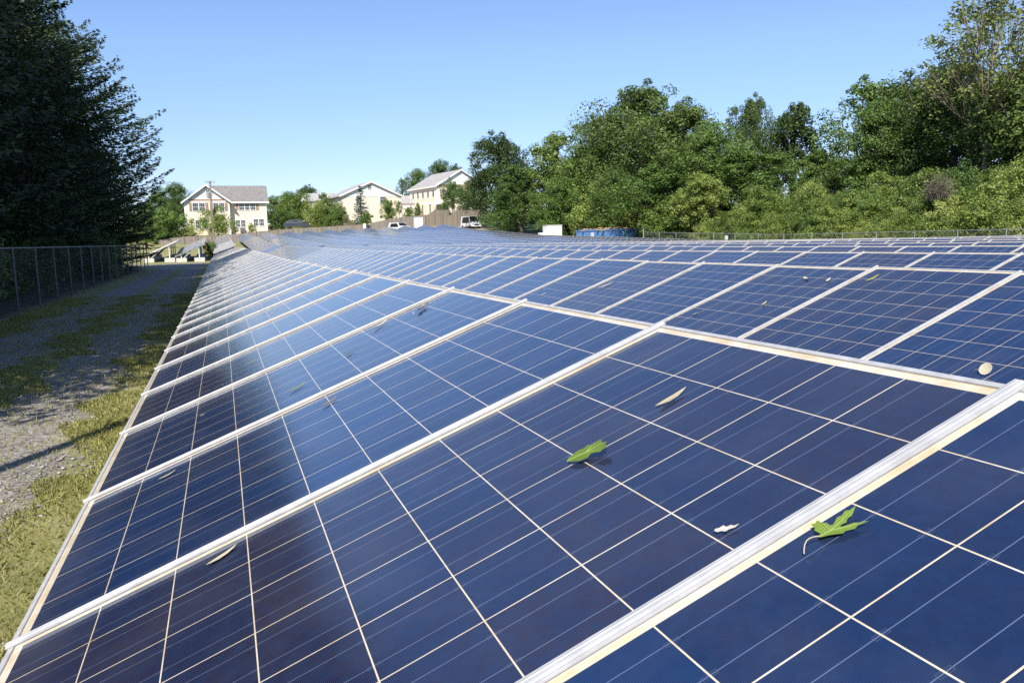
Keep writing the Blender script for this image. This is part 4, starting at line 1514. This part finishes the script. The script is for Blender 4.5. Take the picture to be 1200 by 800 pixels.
fallen(788, 469, 0, 'long', .085, D(8), M['lf_cream'], 'cream narrow dry leaf in the middle of the nearest panel')
fallen(853, 622, 0, 'ragged', .035, D(-25), M['lf_white'], 'pale ragged leaf scrap beside the wide silver strip in the foreground')
fallen(1157, 438, 1, 'round', .058, D(-70), M['lf_cream'], 'round tan leaf with a short stem at the edge of the second row', stem=.45, tip=D(-42))
fallen(262, 653, 0, 'long', .075, D(25), M['lf_cream'], 'cream strip of dry leaf on the dark lower left panel')
fallen(197, 558, 0, 'long', .06, D(20), M['lf_cream'], 'small cream leaf on the dark panel above the lower left one')
fallen(349, 455, 0, 'long', .085, D(15), M['lf_yellow'], 'yellow green narrow leaf on the bright blue part of the nearest row')
fallen(387, 472, 0, 'long', .075, D(30), M['lf_brown'], 'brown curled leaf just below the yellow green narrow leaf')
fallen(410, 415, 0, 'ragged', .055, D(20), M['lf_dark'], 'dark green small leaf near the middle of the nearest row')
fallen(446, 382, 0, 'long', .10, D(22), M['lf_cream'], 'tan twisted leaf above the dark green small leaf', curl=.5)
fallen(496, 362, 0, 'ragged', .10, D(40), M['lf_brown'], 'brown leaf with an upright stem near the top edge of the nearest row', stem=.4, curl=.5)
fallen(295, 425, 0, 'long', .05, D(12), M['lf_yellow'], 'tiny yellow leaf at the edge of the dark reflection')
fallen(238, 487, 0, 'ragged', .022, D(12), M['lf_white'], 'tiny white speck of leaf on the dark left part')
fallen(258, 434, 0, 'ragged', .04, D(12), M['lf_brown'], 'tiny brown leaf on the dark left part of the nearest row')
fallen(637.5, 345, 1, 'ragged', .07, D(12), M['lf_white'], 'small pale leaf on the second row, just above the tan upper edge')
fallen(710, 335, 1, 'long', .15, D(-20), M['lf_cream'], 'tan leaf on the second row, right of the small pale leaf')
fallen(815, 368, 1, 'ragged', .05, D(10), M['lf_yellow'], 'yellow leaf on the second row close to its lower edge')
fallen(1023, 327, 1, 'long', .12, D(0), M['lf_yellow'], 'yellow green leaf near the top of the second row')
fallen(944, 326.5, 1, 'ragged', .07, D(70), M['lf_cream'], 'small cream leaf on the second row, left of a pair')
fallen(971, 328.5, 1, 'ragged', .07, D(30), M['lf_white'], 'small white leaf on the second row, right of a pair')
fallen(896, 356, 1, 'ragged', .07, D(30), M['lf_cream'], 'small tan leaf in the middle of the second row')
fallen(942, 300, 2, 'ragged', .10, D(30), M['lf_brown'], 'dark leaf speck on the third row beside a white strip')

# ------------------------------------------------------------------ grass and gravel close to the camera
def blades(n, xr, yr, hr, seedv, keep, mat, name, label):
    rng = np.random.default_rng(seedv)
    x = rng.uniform(*xr, n)
    y = yr[0] + (yr[1] - yr[0]) * rng.random(n) ** 2.1
    k = keep(x, y, rng)
    x, y = x[k], y[k]
    n = len(x)
    z = g(x, y) - .01
    h = rng.uniform(*hr, n) * (.5 + rng.random(n))
    w = .0020 + .0022 * rng.random(n) + .00045 * np.maximum(0, y - 4)
    a = rng.random(n) * 6.283
    lean = rng.normal(size=(n, 2)) * .55
    dx, dy = np.cos(a) * w, np.sin(a) * w
    p0 = np.stack([x - dx, y - dy, z], 1)
    p1 = np.stack([x + dx, y + dy, z], 1)
    mid = np.stack([x + lean[:, 0] * h * .35, y + lean[:, 1] * h * .35, z + h * .6], 1)
    m0 = mid - np.stack([dx, dy, 0 * dx], 1) * .7
    m1 = mid + np.stack([dx, dy, 0 * dx], 1) * .7
    tip = np.stack([x + lean[:, 0] * h, y + lean[:, 1] * h, z + h * .95], 1)
    v = np.stack([p0, p1, m1, tip, m0], 1).reshape(-1, 3)
    f = np.arange(n * 5).reshape(-1, 5)
    o = link(name, np_mesh(name, v, f, mat))
    return tag(o, label, 'grass', None, 'stuff')
M['grass'] = leafmat('grass_blades', (.16, .19, .04), (.36, .35, .10), (.58, .50, .24), .35, .6)
def wav(x, y):
    return .22 * np.sin(y * 1.7) + .16 * np.sin(y * 4.1 + x * 3) + .10 * np.sin(x * 9 + y * 7.3)
def keep_grass(x, y, rng):
    xx = x + wav(x, y) * .8
    tr = (np.abs(xx + 1.72) < .46) | (np.abs(xx + 3.25) < .55)
    patch = np.sin(x * 3.1 + 2 * np.sin(y * 1.1)) * np.sin(y * 2.3 + x) 
    pr = np.where(tr, .05, .75 + .3 * patch)
    return rng.random(len(x)) < pr
blades(620000, (-4.6, -.05), (2.2, 28), (.014, .042), 5, keep_grass, M['grass'], 'grass', 'short mixed green and straw grass along the gravel lane')
# pebbles
rng = np.random.default_rng(9)
n = 26000
x = rng.uniform(-4.2, -.7, n)
y = 3 + 22 * rng.random(n) ** 1.4
xx = x + wav(x, y) * .8
k = ((np.abs(xx + 1.72) < .55) | (np.abs(xx + 3.25) < .62)) | (rng.random(n) < .06)
x, y = x[k], y[k]
n = len(x)
s = .005 + .013 * rng.random(n) ** 2.2
z = g(x, y) - .03 * (np.exp(-((x + 1.72) / .4) ** 2) + np.exp(-((x + 3.25) / .4) ** 2))
octa = np.array([[1, 0, 0], [0, 1, 0], [-1, 0, 0], [0, -1, 0], [0, 0, .7], [0, 0, -.7]])
jit = 1 + .35 * rng.normal(size=(n, 6, 1))
ang = rng.random(n) * 6.28
ca_, sa_ = np.cos(ang), np.sin(ang)
vv = octa[None] * jit * s[:, None, None] * np.array([1.2, .9, .8])
vx = vv[..., 0] * ca_[:, None] - vv[..., 1] * sa_[:, None]
vy = vv[..., 0] * sa_[:, None] + vv[..., 1] * ca_[:, None]
v = np.stack([vx + x[:, None], vy + y[:, None], vv[..., 2] + z[:, None] + s[:, None] * .3], 2).reshape(-1, 3)
of = np.array([[0, 1, 4], [1, 2, 4], [2, 3, 4], [3, 0, 4], [1, 0, 5], [2, 1, 5], [3, 2, 5], [0, 3, 5]])
f = (of[None] + (np.arange(n) * 6)[:, None, None]).reshape(-1, 3)
t = NT('pebbles')
ri = t.n('ShaderNodeNewGeometry').outputs['Random Per Island']
t.base(t.ramp(ri, [(.0, (.14, .13, .125)), (.5, (.29, .275, .255)), (1., (.52, .50, .47))]), .85)
tag(link('gravel', np_mesh('gravel', v, f, t.mat)), 'loose grey gravel stones on the lane', 'gravel', None, 'stuff')
